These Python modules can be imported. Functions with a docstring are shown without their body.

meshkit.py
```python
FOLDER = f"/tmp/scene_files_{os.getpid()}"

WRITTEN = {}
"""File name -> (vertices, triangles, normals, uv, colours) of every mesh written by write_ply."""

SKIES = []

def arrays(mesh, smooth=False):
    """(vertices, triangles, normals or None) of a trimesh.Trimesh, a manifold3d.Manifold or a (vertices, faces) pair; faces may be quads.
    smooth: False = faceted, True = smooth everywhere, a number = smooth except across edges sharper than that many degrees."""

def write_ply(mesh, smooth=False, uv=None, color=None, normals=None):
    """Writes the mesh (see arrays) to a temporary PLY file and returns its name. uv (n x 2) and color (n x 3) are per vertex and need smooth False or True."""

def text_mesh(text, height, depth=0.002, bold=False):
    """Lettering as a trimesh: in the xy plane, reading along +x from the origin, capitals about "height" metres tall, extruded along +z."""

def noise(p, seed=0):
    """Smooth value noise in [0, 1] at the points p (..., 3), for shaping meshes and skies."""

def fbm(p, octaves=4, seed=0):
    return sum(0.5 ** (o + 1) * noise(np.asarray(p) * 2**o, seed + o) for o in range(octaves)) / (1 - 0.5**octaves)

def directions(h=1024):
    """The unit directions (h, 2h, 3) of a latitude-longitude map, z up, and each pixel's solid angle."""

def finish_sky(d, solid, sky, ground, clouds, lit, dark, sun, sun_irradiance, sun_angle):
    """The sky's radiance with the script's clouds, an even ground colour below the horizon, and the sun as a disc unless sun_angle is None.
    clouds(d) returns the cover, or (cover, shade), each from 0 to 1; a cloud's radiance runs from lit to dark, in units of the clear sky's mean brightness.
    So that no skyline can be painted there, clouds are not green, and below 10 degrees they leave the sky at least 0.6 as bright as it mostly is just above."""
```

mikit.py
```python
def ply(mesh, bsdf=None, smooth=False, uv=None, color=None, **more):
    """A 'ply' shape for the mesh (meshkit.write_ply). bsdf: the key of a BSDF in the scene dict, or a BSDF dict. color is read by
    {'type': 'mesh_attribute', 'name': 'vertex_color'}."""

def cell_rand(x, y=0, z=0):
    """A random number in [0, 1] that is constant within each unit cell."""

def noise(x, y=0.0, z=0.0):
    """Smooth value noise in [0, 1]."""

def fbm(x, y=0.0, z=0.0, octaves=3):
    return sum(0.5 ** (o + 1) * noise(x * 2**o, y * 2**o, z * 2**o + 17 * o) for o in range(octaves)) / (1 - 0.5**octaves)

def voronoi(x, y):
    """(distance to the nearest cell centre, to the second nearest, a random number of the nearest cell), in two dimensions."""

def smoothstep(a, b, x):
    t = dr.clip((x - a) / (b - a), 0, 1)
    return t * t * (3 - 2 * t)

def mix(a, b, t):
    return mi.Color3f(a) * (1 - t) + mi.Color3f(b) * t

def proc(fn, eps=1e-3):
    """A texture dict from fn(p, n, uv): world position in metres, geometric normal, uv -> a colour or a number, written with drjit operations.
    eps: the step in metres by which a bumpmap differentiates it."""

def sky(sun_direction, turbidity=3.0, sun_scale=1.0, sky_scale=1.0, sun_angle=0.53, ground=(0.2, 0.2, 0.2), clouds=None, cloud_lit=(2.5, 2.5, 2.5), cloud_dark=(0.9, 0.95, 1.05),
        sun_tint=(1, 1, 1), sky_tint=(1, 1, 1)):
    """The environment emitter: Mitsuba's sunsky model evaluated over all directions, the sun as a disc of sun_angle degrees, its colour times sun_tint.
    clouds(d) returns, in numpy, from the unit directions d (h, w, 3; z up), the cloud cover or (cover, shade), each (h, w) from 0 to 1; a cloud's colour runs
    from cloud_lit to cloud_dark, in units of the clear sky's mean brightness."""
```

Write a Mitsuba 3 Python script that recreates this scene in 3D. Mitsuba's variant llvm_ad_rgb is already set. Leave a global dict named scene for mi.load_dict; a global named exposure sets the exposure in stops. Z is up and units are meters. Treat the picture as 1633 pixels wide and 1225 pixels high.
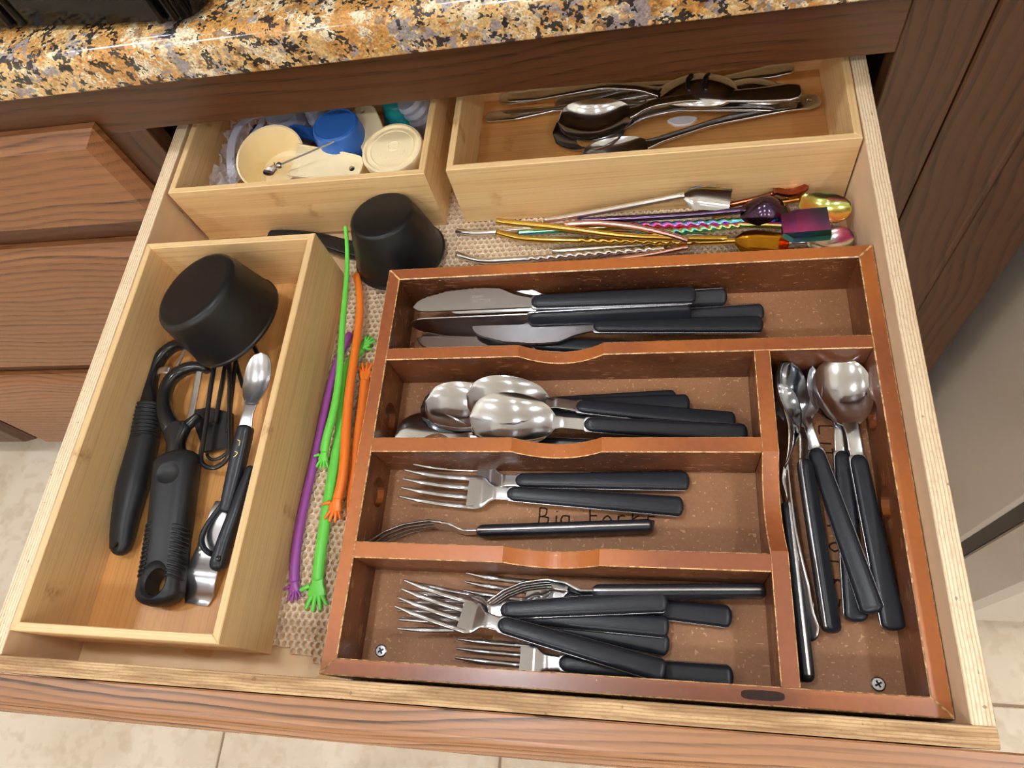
import math, random
import numpy as np, trimesh, shapely
import drjit as dr
import mitsuba as mi
import mikit, meshkit
from mikit import noise, fbm, voronoi, cell_rand, smoothstep, mix, proc
from shapely.geometry import Polygon

# ------------------------------------------------------------------ camera, light, exposure
scene, labels = {}, {}
T = mi.ScalarTransform4f
Z0 = 0.80                 # height of the drawer rim above the floor; geometry below is written relative to the rim
exposure = -0.1
CAM = np.array([0.1915, -0.0128, 0.4296])
FWD = np.array([-0.20330622, 0.42525027, -0.88194603])
DOWN = np.array([-0.01703116, -0.90215783, -0.43106982])
scene['camera'] = {'type': 'perspective', 'fov': 2 * math.degrees(math.atan(816.5 / 1138.94)), 'fov_axis': 'x', 'near_clip': 0.01, 'far_clip': 50.0,
                   'to_world': T().look_at(origin=(CAM + [0, 0, Z0]).tolist(), target=(CAM + FWD + [0, 0, Z0]).tolist(), up=(-DOWN).tolist())}
LIGHT_SPOTS = [(x, y) for y in (0.18, -0.95, -2.1) for x in (-1.35, -0.23, 1.1)]
LIGHT_RADIANCE = (146.0, 152.0, 160.0)
CEIL = 1.64
rng = np.random.default_rng(7)

# ------------------------------------------------------------------ helpers
def numbered(name):
    k, i = name, 0
    while k in scene or k in labels or any(s.startswith(k + '__') for s in scene):
        i += 1
        k = f'{name}_{i:03d}'
    return k

def tag(key, label=None, cat=None, group=None, kind=None):
    d = labels.setdefault(key, {})
    for n, v in (('label', label), ('category', cat), ('group', group), ('kind', kind)):
        if v: d[n] = v

def thing(name, label, cat, group=None):
    key = numbered(name)
    tag(key, label, cat, group)
    return key

def mesh_of(m):
    if isinstance(m, (list, tuple)):
        m = trimesh.util.concatenate(list(m))
    return m

def put(name, mesh, mat, parent=None, smooth=32, label=None, cat=None, group=None, kind=None, **kw):
    m = mesh_of(mesh).copy()
    m.apply_translation([0, 0, Z0])
    key = numbered((parent + '__' if parent else '') + name)
    scene[key] = mikit.ply(m, mat, smooth=smooth, **kw)
    if label or cat or group or kind: tag(key, label, cat, group, kind)
    return key

def hull(pts):
    return trimesh.convex.convex_hull(np.asarray(pts, float))

def box(x0, y0, z0, x1, y1, z1, c=0.0008):
    p = []
    for x, sx in ((x0, 1), (x1, -1)):
        for y, sy in ((y0, 1), (y1, -1)):
            for z, sz in ((z0, 1), (z1, -1)):
                p += [(x + sx * c, y + sy * c, z), (x + sx * c, y, z + sz * c), (x, y + sy * c, z + sz * c)]
    return hull(p)

def prism(poly, z0, z1, c=0.0008):
    """convex outline, upright, chamfered along its upper edge"""
    P = Polygon(poly); Q = P.buffer(-c, join_style=2)
    a = np.array(P.exterior.coords)[:-1]; b = np.array(Q.exterior.coords)[:-1]
    return hull([(*p, z0) for p in a] + [(*p, z1 - c) for p in a] + [(*p, z1) for p in b])

def inset(o, c):
    o = np.asarray(o, float); a = np.roll(o, 1, 0); b = np.roll(o, -1, 0)
    def nn(v):
        n = np.stack([-v[:, 1], v[:, 0]], 1); return n / np.maximum(np.linalg.norm(n, axis=1, keepdims=True), 1e-12)
    n1, n2 = nn(o - a), nn(b - o)
    m = n1 + n2; k = np.maximum((m * n1).sum(1, keepdims=True), 0.5)
    return o + c * m / k

def plate(outline, t, c=0.0008):
    """any outline (u,v) ccw extruded from w=-t/2 to t/2 with chamfered edges; returns mesh in (u,v,w)"""
    o = np.asarray(outline, float)
    if Polygon(o).exterior.is_ccw is False: o = o[::-1]
    i = inset(o, c); n = len(o)
    rings = [(i, -t / 2), (o, -t / 2 + c), (o, t / 2 - c), (i, t / 2)]
    v = np.vstack([np.column_stack([r, np.full(n, w)]) for r, w in rings]); f = []
    for k in range(3):
        a = np.arange(n); b = (a + 1) % n
        f += np.column_stack([k * n + a, k * n + b, (k + 1) * n + b]).tolist() + np.column_stack([k * n + a, (k + 1) * n + b, (k + 1) * n + a]).tolist()
    cv, cf = trimesh.creation.triangulate_polygon(Polygon(i), engine='earcut')
    idx = np.array([np.argmin(((i - p) ** 2).sum(1)) for p in cv]); cf = idx[cf]
    ar = (i[cf[:, 1]] - i[cf[:, 0]]); br = (i[cf[:, 2]] - i[cf[:, 0]])
    flip = ar[:, 0] * br[:, 1] - ar[:, 1] * br[:, 0] < 0
    cf[flip] = cf[flip][:, ::-1]
    f += (cf[:, ::-1]).tolist() + (cf + 3 * n).tolist()
    return trimesh.Trimesh(v, np.array(f), process=False)

def remap(m, fn):
    m = m.copy(); m.vertices = fn(np.array(m.vertices)); return m

def axes(m, order):
    """reorder the (u,v,w) of plate() to x,y,z, e.g. 'xzy' puts u->x, v->z, w->y"""
    v = np.array(m.vertices); out = np.zeros_like(v)
    for k, ch in enumerate(order): out[:, 'xyz'.index(ch)] = v[:, k]
    f = np.array(m.faces)
    if order in ('xzy', 'yxz', 'zyx'): f = f[:, ::-1]
    return trimesh.Trimesh(out, f, process=False)

def resample(pts, n):
    pts = np.asarray(pts, float)
    d = np.r_[0, np.cumsum(np.linalg.norm(np.diff(pts, axis=0), axis=1))]
    from scipy.interpolate import PchipInterpolator
    return PchipInterpolator(d / d[-1], pts)(np.linspace(0, 1, n))

def spline(pts, n):
    pts = np.asarray(pts, float)
    d = np.r_[0, np.cumsum(np.linalg.norm(np.diff(pts, axis=0), axis=1))]
    from scipy.interpolate import CubicSpline
    return CubicSpline(d / d[-1], pts)(np.linspace(0, 1, n))

def ribbon(path, hw, ht, up=(0, 0, 1), e=2.0, n=14, rnd=0.0, phase=None, twist=None):
    """closed sweep: superellipse section half-width hw, half-thickness ht (arrays or numbers); rnd rounds both ends over that length"""
    p = np.asarray(path, float); N = len(p)
    hw = np.broadcast_to(np.asarray(hw, float), (N,)).copy(); ht = np.broadcast_to(np.asarray(ht, float), (N,)).copy()
    if rnd:
        r0, r1 = (rnd if isinstance(rnd, tuple) else (rnd, rnd))
        d = np.r_[0, np.cumsum(np.linalg.norm(np.diff(p, axis=0), axis=1))]; L = d[-1]
        extra = []
        if r0: extra.append(r0 * (1 - np.cos(np.linspace(0.15, np.pi / 2, 6))))
        if r1: extra.append(L - r1 * (1 - np.cos(np.linspace(0.15, np.pi / 2, 6))))
        keep = d[(d > (r0 or -1)) & (d < L - (r1 or -1))]
        s = np.unique(np.r_[*extra, keep])
        p = np.stack([np.interp(s, d, p[:, k]) for k in range(3)], 1); hw = np.interp(s, d, hw); ht = np.interp(s, d, ht)
        g = np.ones_like(s)
        if r0: g *= np.sqrt(np.clip(1 - np.clip((r0 - s) / r0, 0, 1) ** 2, 0, 1))
        if r1: g *= np.sqrt(np.clip(1 - np.clip((s - L + r1) / r1, 0, 1) ** 2, 0, 1))
        hw, ht = hw * np.maximum(g, 0.02), ht * np.maximum(g, 0.02) ** 0.6; N = len(p)
    t = np.gradient(p, axis=0); t /= np.maximum(np.linalg.norm(t, axis=1, keepdims=True), 1e-12)
    u = np.broadcast_to(np.asarray(up, float), (N, 3))
    side = np.cross(u, t); side /= np.maximum(np.linalg.norm(side, axis=1, keepdims=True), 1e-9)
    nor = np.cross(t, side)
    a = np.arange(n) / n * 2 * np.pi + 1e-3
    cx = np.sign(np.cos(a)) * np.abs(np.cos(a)) ** (2 / e); cy = np.sign(np.sin(a)) * np.abs(np.sin(a)) ** (2 / e)
    A, B = hw[:, None] * cx, ht[:, None] * cy
    if twist is not None:
        g = twist(np.arange(N) / (N - 1), a); A, B = A * g, B * g
    v = p[:, None] + side[:, None] * A[..., None] + nor[:, None] * B[..., None]
    V = np.vstack([v.reshape(-1, 3), p[:1], p[-1:]]); f = []
    j = np.arange(n); k = (j + 1) % n
    for i in range(N - 1):
        f.append(np.column_stack([i * n + j, (i + 1) * n + k, i * n + k])); f.append(np.column_stack([i * n + j, (i + 1) * n + j, (i + 1) * n + k]))
    f.append(np.column_stack([j, k, np.full(n, N * n)])); f.append(np.column_stack([(N - 1) * n + k, (N - 1) * n + j, np.full(n, N * n + 1)]))
    F = np.vstack(f)
    m = trimesh.Trimesh(V, F[:, ::-1], process=False)
    if m.volume < 0: m.invert()
    return m

def tube(path, r, n=10, up=(0, 0, 1), **kw):
    return ribbon(path, r, r, up=up, n=n, **kw)

def lathe(profile, n=48):
    return trimesh.creation.revolve(np.asarray(profile, float), sections=n)

def frame(A, B, roll=0.0):
    A, B = np.asarray(A, float), np.asarray(B, float)
    X = (B - A) / np.linalg.norm(B - A); Y = np.cross([0, 0, 1], X); Y /= np.linalg.norm(Y); Zx = np.cross(X, Y)
    c, s = math.cos(math.radians(roll)), math.sin(math.radians(roll))
    Y2 = c * Y + s * Zx; Z2 = -s * Y + c * Zx
    return np.column_stack([X, Y2, Z2])

def pose(m, A, B, L, roll=0.0):
    """local x from 0 (tip) to L (handle end); the handle end is put on B"""
    M = frame(A, B, roll); m = mesh_of(m).copy()
    m.vertices = (np.array(m.vertices) - [L, 0, 0]) @ M.T + np.asarray(B, float)
    return m

def tilt(m, c, nrm, spin=0.0):
    """local z axis onto nrm, local origin onto c"""
    z = np.asarray(nrm, float); z /= np.linalg.norm(z)
    x = np.cross([0, 1, 0], z); x /= np.linalg.norm(x); y = np.cross(z, x)
    a = math.radians(spin); x, y = math.cos(a) * x + math.sin(a) * y, -math.sin(a) * x + math.cos(a) * y
    m = mesh_of(m).copy(); m.vertices = np.array(m.vertices) @ np.array([x, y, z]) + np.asarray(c, float); return m

# ------------------------------------------------------------------ materials
def lin(r, g, b):
    return [float(((v / 255 + 0.055) / 1.055) ** 2.4 if v > 10 else v / 255 / 12.92) for v in (r, g, b)]

def rgb(c): return {'type': 'rgb', 'value': c}
def mat(key, color, rough=0.5, spec=0.5, bump=None, bscale=0.0, **kw):
    d = {'type': 'principled', 'base_color': color if isinstance(color, dict) else rgb(color), 'roughness': rough, 'specular': spec, **kw}
    if bump is not None: d = {'type': 'bumpmap', 'nested_texture': {**bump}, 'scale': bscale, 'nested_bsdf': d}
    scene[key] = {'type': 'twosided', 'bsdf': d}

def oak(ax, base, dark, seed, pitch=0.010, amp=0.055, cw=0.52):
    base, dark = lin(*base), lin(*dark)
    def fn(p, n, uv):
        x, y, z = p.x, p.y, p.z - Z0
        u, v, w = {'x': (x, z, y), 'z': (z, x, y), 'y': (y, x, z)}[ax]
        r = v + w * 0.9 + amp * fbm(u * 3.0 + seed, v * 3.2, w * 3.2 + seed) + 0.004 * fbm(u * 14, v * 30, w * 30 + seed)
        k = r / pitch
        cath = k - dr.floor(k)
        cath = smoothstep(0.15, 0.85, cath) * smoothstep(1.0, 0.9, cath) * (0.55 + 0.45 * cell_rand(dr.floor(k), seed))
        pore = smoothstep(0.50, 0.85, noise(u * 38, v * 1300, w * 1300))
        big = fbm(u * 2.1 + 9 + seed, v * 6, w * 6)
        t = cw * cath * cath + 0.34 * pore * (0.35 + 0.9 * cath) + 0.6 * (big - 0.5) + 0.08
        return mix(base, dark, dr.clip(t, 0, 1))
    return proc(fn)

mat('oak_x', oak('x', (150, 100, 62), (72, 43, 25), 3, 0.012, 0.13, 0.62), 0.38, clearcoat=0.25, clearcoat_gloss=0.7)
mat('oak_front_edge', oak('x', (166, 119, 83), (74, 48, 33), 5, 0.0046, 0.03, 1.05), 0.33, clearcoat=0.4, clearcoat_gloss=0.8)
mat('oak_rail', oak('x', (92, 56, 32), (50, 29, 16), 11, 0.010, 0.09), 0.4, clearcoat=0.25, clearcoat_gloss=0.7)
mat('oak_z', oak('z', (84, 52, 29), (40, 23, 13), 21, 0.011, 0.09), 0.42, clearcoat=0.2, clearcoat_gloss=0.6)

def bamboo(ax, base, dark, warm, floor=False):
    base, dark, warm = lin(*base), lin(*dark), lin(*warm)
    def fn(p, n, uv):
        x, y, z = p.x, p.y, p.z - Z0
        u, v = (x, z + 1.31 * y) if ax == 'x' else (y, z + 1.31 * x)
        if floor: v = (y if ax == 'x' else x)
        s = dr.floor(v / 0.0185)
        tone = cell_rand(s, 3 if ax == 'x' else 5)
        streak = noise(u * 14 + s * 7, v * 1300)
        fine = noise(u * 5, v * 420, s)
        c = mix(base, warm, tone * 0.55 + 0.25 * fine)
        c = mix(c, dark, 0.30 * smoothstep(0.45, 0.95, streak))
        k = u / 0.17 + tone * 3.7
        ku = (k - dr.floor(k) - 0.5) * 0.17
        node = smoothstep(0.011, 0.0, dr.abs(ku) + 0.006 * noise(u * 300, v * 300)) * smoothstep(0.55, 0.8, cell_rand(dr.floor(k), s, 2))
        return mix(c, dark, 0.75 * node * (0.4 + noise(u * 500, v * 900)))
    return proc(fn)

mat('bamboo_x', bamboo('x', (230, 198, 146), (180, 134, 86), (216, 178, 122)), 0.42)
mat('bamboo_y', bamboo('y', (228, 196, 146), (178, 134, 86), (214, 178, 122)), 0.42)
mat('bamboo_floor_x', bamboo('x', (222, 168, 104), (170, 112, 58), (206, 146, 82), True), 0.4)
mat('bamboo_floor_y', bamboo('y', (222, 168, 104), (170, 112, 58), (206, 146, 82), True), 0.4)

XL, XR, TL, TR = -0.2392, 0.3400, 0.0124, 0.0115
YB = 0.535
CREAM, TAN, PALE = lin(236, 218, 186), lin(190, 154, 114), lin(216, 192, 162)
def ply_fn(kind):
    def fn(p, n, uv):
        x, y, z = p.x, p.y, p.z - Z0
        if kind == 'y':
            s = dr.select(x < 0, (XL - x) / TL, (x - XR) / TR); u = y
        else:
            s = (0.0019 - y) / 0.0105; u = x
        s = s + 0.05 * (noise(u * 60, 1.0, 2.0) - 0.5)
        k = dr.floor(s * 6.0)
        band = 0.5 + 0.5 * dr.cos((s * 6.0 - k) * 6.2832)
        odd = cell_rand(k, 4)
        c = mix(CREAM, TAN, 0.6 * smoothstep(0.45, 1.0, band) + 0.35 * odd * noise(u * 40, k * 3))
        c = mix(c, TAN, 0.35 * smoothstep(0.5, 0.9, noise(u * 500, s * 14)))
        if kind == 'x': c = c * mix(lin(222, 204, 178), lin(176, 150, 118), smoothstep(0.3, 0.7, fbm(u * 25, s * 3, 8)))
        flat = mix(PALE, TAN, 0.22 * fbm(u * 10, z * 160) + 0.15)
        c2 = mix(flat, c, smoothstep(0.55, 0.8, n.z))
        spot = smoothstep(0.93, 0.97, noise(u * 190 + 7, s * 3 + 50, z * 40))
        return mix(c2, lin(120, 80, 50), 0.6 * spot)
    return proc(fn)
mat('plywood_y', ply_fn('y'), 0.5)
mat('plywood_x', ply_fn('x'), 0.5)
def drawer_floor(p, n, uv):
    c = mix(lin(234, 208, 166), lin(208, 172, 126), fbm(p.x * 40, p.y * 7))
    st = smoothstep(0.66, 0.74, fbm(p.x * 40 + 8, p.y * 60, 3))
    return mix(c, lin(206, 152, 72), 0.6 * st)
mat('plywood_floor', proc(drawer_floor), 0.5)

GOLD, BUFF, CRM, GRY, BRN, BLK = lin(200, 148, 84), lin(218, 184, 128), lin(232, 218, 186), lin(150, 148, 156), lin(128, 88, 52), lin(34, 33, 38)
def granite(p, n, uv):
    u = p.x * 1.0; v = p.y + (p.z - Z0) * 1.0
    g = fbm(u * 520, v * 520, 3) - 0.5                      # crystal-sized raggedness
    g2 = fbm(u * 260 + 40, v * 260, 7) - 0.5
    d1, d2, r1 = voronoi(u * 210 + 1.2 * g2, v * 210 + 1.2 * g)
    a = fbm(u * 38 + 4, v * 38, 2)
    c = mix(BUFF, GOLD, smoothstep(0.40, 0.62, a + 0.5 * g2 + 0.25 * (r1 - 0.5)))
    c = mix(c, CRM, smoothstep(0.56, 0.66, fbm(u * 75 + 21, v * 75, 4) + 0.55 * g + 0.12 * (r1 - 0.5)))
    c = mix(c, BRN, 0.75 * smoothstep(0.60, 0.70, fbm(u * 130 + 11, v * 130, 9) + 0.6 * g))
    c = mix(c, GRY, 0.8 * smoothstep(0.64, 0.70, fbm(u * 60 + 70, v * 60, 8) + 0.45 * g2))
    c = c * (0.72 + 0.56 * noise(u * 900, v * 900, 1)) * (0.85 + 0.3 * cell_rand(dr.floor(u * 420 + 3 * g), dr.floor(v * 420 + 3 * g2)))
    dark = smoothstep(0.63, 0.66, fbm(u * 135 + 13, v * 135, 6) + 0.75 * g + 0.22 * (fbm(u * 22, v * 22, 5) - 0.5))
    return mix(c, BLK, dark * 0.95)
mat('granite', proc(granite), 0.12, clearcoat=0.8, clearcoat_gloss=0.95)

def tile_fn(p, n, uv):
    a = fbm(p.x * 9, p.y * 9, 1); b = fbm(p.x * 60, p.y * 60, 2)
    c = mix(lin(226, 215, 196), lin(204, 188, 164), 0.5 * smoothstep(0.35, 0.7, a) + 0.4 * smoothstep(0.5, 0.75, b))
    return mix(c, lin(196, 178, 152), 0.35 * smoothstep(0.55, 0.75, fbm(p.x * 33, p.y * 33, 4)))
mat('floor_tile', proc(tile_fn), 0.3)
mat('grout', lin(150, 132, 112), 0.8)

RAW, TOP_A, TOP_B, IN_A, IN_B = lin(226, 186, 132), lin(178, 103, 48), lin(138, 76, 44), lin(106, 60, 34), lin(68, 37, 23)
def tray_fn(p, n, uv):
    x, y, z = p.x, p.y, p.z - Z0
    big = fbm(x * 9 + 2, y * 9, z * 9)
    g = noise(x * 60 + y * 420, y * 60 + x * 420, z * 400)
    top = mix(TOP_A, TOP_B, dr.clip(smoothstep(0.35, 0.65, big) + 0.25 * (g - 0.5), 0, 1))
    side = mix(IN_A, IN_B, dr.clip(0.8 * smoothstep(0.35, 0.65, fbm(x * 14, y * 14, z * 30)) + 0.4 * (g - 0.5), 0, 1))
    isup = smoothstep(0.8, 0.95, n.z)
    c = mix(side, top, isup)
    in_x = (x > 0.086) & (x < 0.158) & (y > 0.02) & (y < 0.29)
    in_y = (x > 0.252) & (x < 0.267) & (y > 0.085) & (y < 0.158)
    side_n = dr.select(in_x, dr.abs(n.y), dr.select(in_y, dr.abs(n.x), dr.sqrt(dr.maximum(1 - n.z * n.z, 0))))
    slant = smoothstep(0.25, 0.4, side_n) * smoothstep(0.12, 0.3, n.z) * dr.select((z > -0.0203) | in_x | in_y, 1.0, 0.0)
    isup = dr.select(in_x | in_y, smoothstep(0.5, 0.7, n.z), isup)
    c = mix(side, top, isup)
    chipn = fbm(x * 330 + 3, y * 330, z * 330)
    c = mix(c, RAW, slant * (0.35 + 0.65 * smoothstep(0.42, 0.58, chipn + 0.3 * (big - 0.5))))
    rub = smoothstep(0.55, 0.72, fbm(x * 70 + y * 70, z * 160 + 4, (x - y) * 70)) * smoothstep(0.5, 0.75, noise((x + y) * 160, z * 1300))
    c = mix(c, lin(176, 128, 88), (1 - isup) * 0.38 * rub)
    nick = smoothstep(0.925, 0.96, noise(x * 420, y * 420, z * 700 + 9))
    return mix(c, RAW, 0.6 * nick)
mat('tray_wood', proc(tray_fn), 0.3, clearcoat=0.5, clearcoat_gloss=0.85)
def tray_floor_fn(p, n, uv):
    a = fbm(p.x * 12, p.y * 12, 3); w = noise(p.x * 900, p.y * 900)
    c = mix(lin(166, 118, 80), lin(134, 89, 58), dr.clip(a + 0.25 * (w - 0.5), 0, 1))
    return mix(c, lin(214, 176, 136), 0.5 * smoothstep(0.86, 0.93, noise(p.x * 700 + 5, p.y * 700, 2)))
mat('tray_floor', proc(tray_floor_fn), 0.55)

mat('liner', proc(lambda p, n, uv: mix(lin(230, 214, 190), lin(198, 180, 156), smoothstep(0.4, 0.75, fbm(p.x * 25, p.y * 25, 2)))), 0.7)
mat('steel', lin(212, 215, 220), 0.12, metallic=1.0)
mat('steel_satin', lin(204, 207, 212), 0.26, metallic=1.0)
mat('steel_silver', lin(236, 236, 236), 0.16, metallic=1.0)
mat('gold_metal', lin(232, 192, 92), 0.16, metallic=1.0)
mat('rose_metal', lin(226, 180, 168), 0.18, metallic=1.0)
mat('purple_metal', lin(84, 66, 88), 0.16, metallic=1.0)
mat('copper_metal', lin(150, 84, 60), 0.2, metallic=1.0)
mat('amber_metal', lin(176, 120, 30), 0.14, metallic=1.0)
def rainbow(off):
    def fn(p, n, uv):
        h = p.x * 6.0 + p.y * 6.0 + off + n.y * 0.30 + n.x * 0.25
        c = [0.5 + 0.42 * dr.cos(6.2832 * (h + o)) for o in (0.0, 0.36, 0.62)]
        return mi.Color3f(0.06 + c[0] * 0.94, 0.06 + c[1] * 0.85, 0.06 + c[2] * 0.94)
    return proc(fn)
mat('rainbow_metal', rainbow(0.37), 0.17, metallic=1.0)
mat('rainbow_blue', rainbow(1.0), 0.17, metallic=1.0)
mat('rainbow_gold', rainbow(-0.13), 0.17, metallic=1.0)
mat('black_handle', lin(30, 33, 40), 0.33, spec=0.35)
mat('black_grip', lin(29, 31, 35), 0.42, spec=0.35)
mat('black_plastic', lin(18, 18, 20), 0.36, spec=0.35)
mat('black_gloss', lin(20, 21, 24), 0.18, spec=0.5)
mat('black_wire', lin(18, 18, 19), 0.25, clearcoat=0.4)
mat('appliance_black', lin(9, 8, 8), 0.06, spec=0.28)
mat('ink', lin(52, 34, 28), 0.8, spec=0.1)
mat('burn', lin(54, 30, 24), 0.7)
mat('cream_plastic', lin(248, 232, 190), 0.38)
mat('blue_plastic', lin(52, 108, 196), 0.35)
mat('teal_plastic', lin(30, 140, 146), 0.4)
mat('white_plastic', lin(232, 232, 236), 0.4)
mat('green_stick', lin(110, 222, 84), 0.38)
mat('orange_stick', lin(255, 134, 46), 0.38)
mat('purple_stick', lin(154, 76, 164), 0.38)
mat('yellow_paint', lin(232, 206, 120), 0.5)
mat('fridge_grey', lin(190, 184, 176), 0.4)
mat('fridge_gasket', lin(66, 62, 58), 0.6)
mat('wall_paint', lin(232, 226, 214), 0.8)
mat('ceiling_paint', lin(248, 248, 246), 0.9)
mat('dark_interior', lin(58, 42, 30), 0.8)
mat('trim_white', lin(235, 235, 232), 0.5)
scene['clear_plastic'] = {'type': 'blendbsdf', 'weight': 0.22, 'a': {'type': 'thindielectric', 'int_ior': 1.5},
                          'b': {'type': 'twosided', 'bsdf': {'type': 'principled', 'base_color': rgb(lin(236, 238, 244)), 'roughness': 0.12, 'specular': 0.9}}}
scene['frosted_plastic'] = {'type': 'blendbsdf', 'weight': 0.62, 'a': {'type': 'thindielectric', 'int_ior': 1.4},
                            'b': {'type': 'twosided', 'bsdf': {'type': 'principled', 'base_color': rgb(lin(196, 198, 216)), 'roughness': 0.35}}}

# ------------------------------------------------------------------ the room
FLOOR = -0.80
put('floor', box(-2.6, -3.2, FLOOR - 0.05, 1.6, 1.08, FLOOR - 0.003, 0.001), 'grout', kind='structure', label='tan grout bed under the cream floor tiles')
TS = 0.48
base_tile = {}
for i in range(-5, 4):
    for j in range(-7, 3):
        x0, y0 = -0.063 + i * TS, 0.058 + j * TS
        xa, xb, ya, yb = max(x0 + .002, -2.6), min(x0 + TS - .002, 1.6), max(y0 + .002, -3.2), min(y0 + TS - .002, 1.06)
        if xb - xa > 0.02 and yb - ya > 0.02:
            put('tile', box(xa, ya, FLOOR - 0.012, xb, yb, FLOOR, 0.0015), 'floor_tile', 'floor', smooth=False)
put('wall_back', box(-2.6, 1.06, FLOOR, 1.6, 1.16, CEIL), 'wall_paint', kind='structure', label='plain beige wall behind the counter')
put('wall_front', box(-2.6, -3.3, FLOOR, 1.6, -3.2, CEIL), 'wall_paint', kind='structure', label='plain beige wall across the kitchen')
put('wall_left', box(-2.7, -3.2, FLOOR, -2.6, 1.06, CEIL), 'wall_paint', kind='structure', label='plain beige side wall')
put('wall_right', box(1.6, -3.2, FLOOR, 1.7, 1.06, CEIL), 'wall_paint', kind='structure', label='plain beige side wall by the fridge')
put('ceiling', box(-2.7, -3.3, CEIL, 1.7, 1.16, CEIL + 0.05), 'ceiling_paint', kind='structure', label='plain white ceiling')
a = np.arange(32) / 32 * 2 * np.pi
disc_v = np.vstack([np.column_stack([np.cos(a), np.sin(a), 0 * a]), [[0, 0, 0]]]); disc_f = np.column_stack([(np.arange(32) + 1) % 32, np.arange(32), np.full(32, 32)])
for x, y in LIGHT_SPOTS:
    where = {0.18: 'along the counter', -0.95: 'over the aisle', -2.1: 'over the far unit'}[y] + {-1.35: ' at the left end', -0.23: ' in the middle', 1.1: ' on the fridge side'}[x]
    k = thing('ceiling_light', 'round white ceiling downlight ' + where, 'ceiling light', 'downlights in the ceiling')
    m = lathe([(0.066, -0.008), (0.066, -0.018), (0.060, -0.030), (0.045, -0.037), (0, -0.040)][::-1], 32); m.apply_translation([x, y, CEIL])
    put('lens', m, 'trim_white', k, smooth=False, emitter={'type': 'area', 'radiance': rgb(list(LIGHT_RADIANCE))})
    r = lathe([(0.064, 0), (0.064, -0.008), (0.075, -0.008), (0.085, 0)], 32); r.apply_translation([x, y, CEIL])
    put('trim_ring', r, 'trim_white', k)
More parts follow.
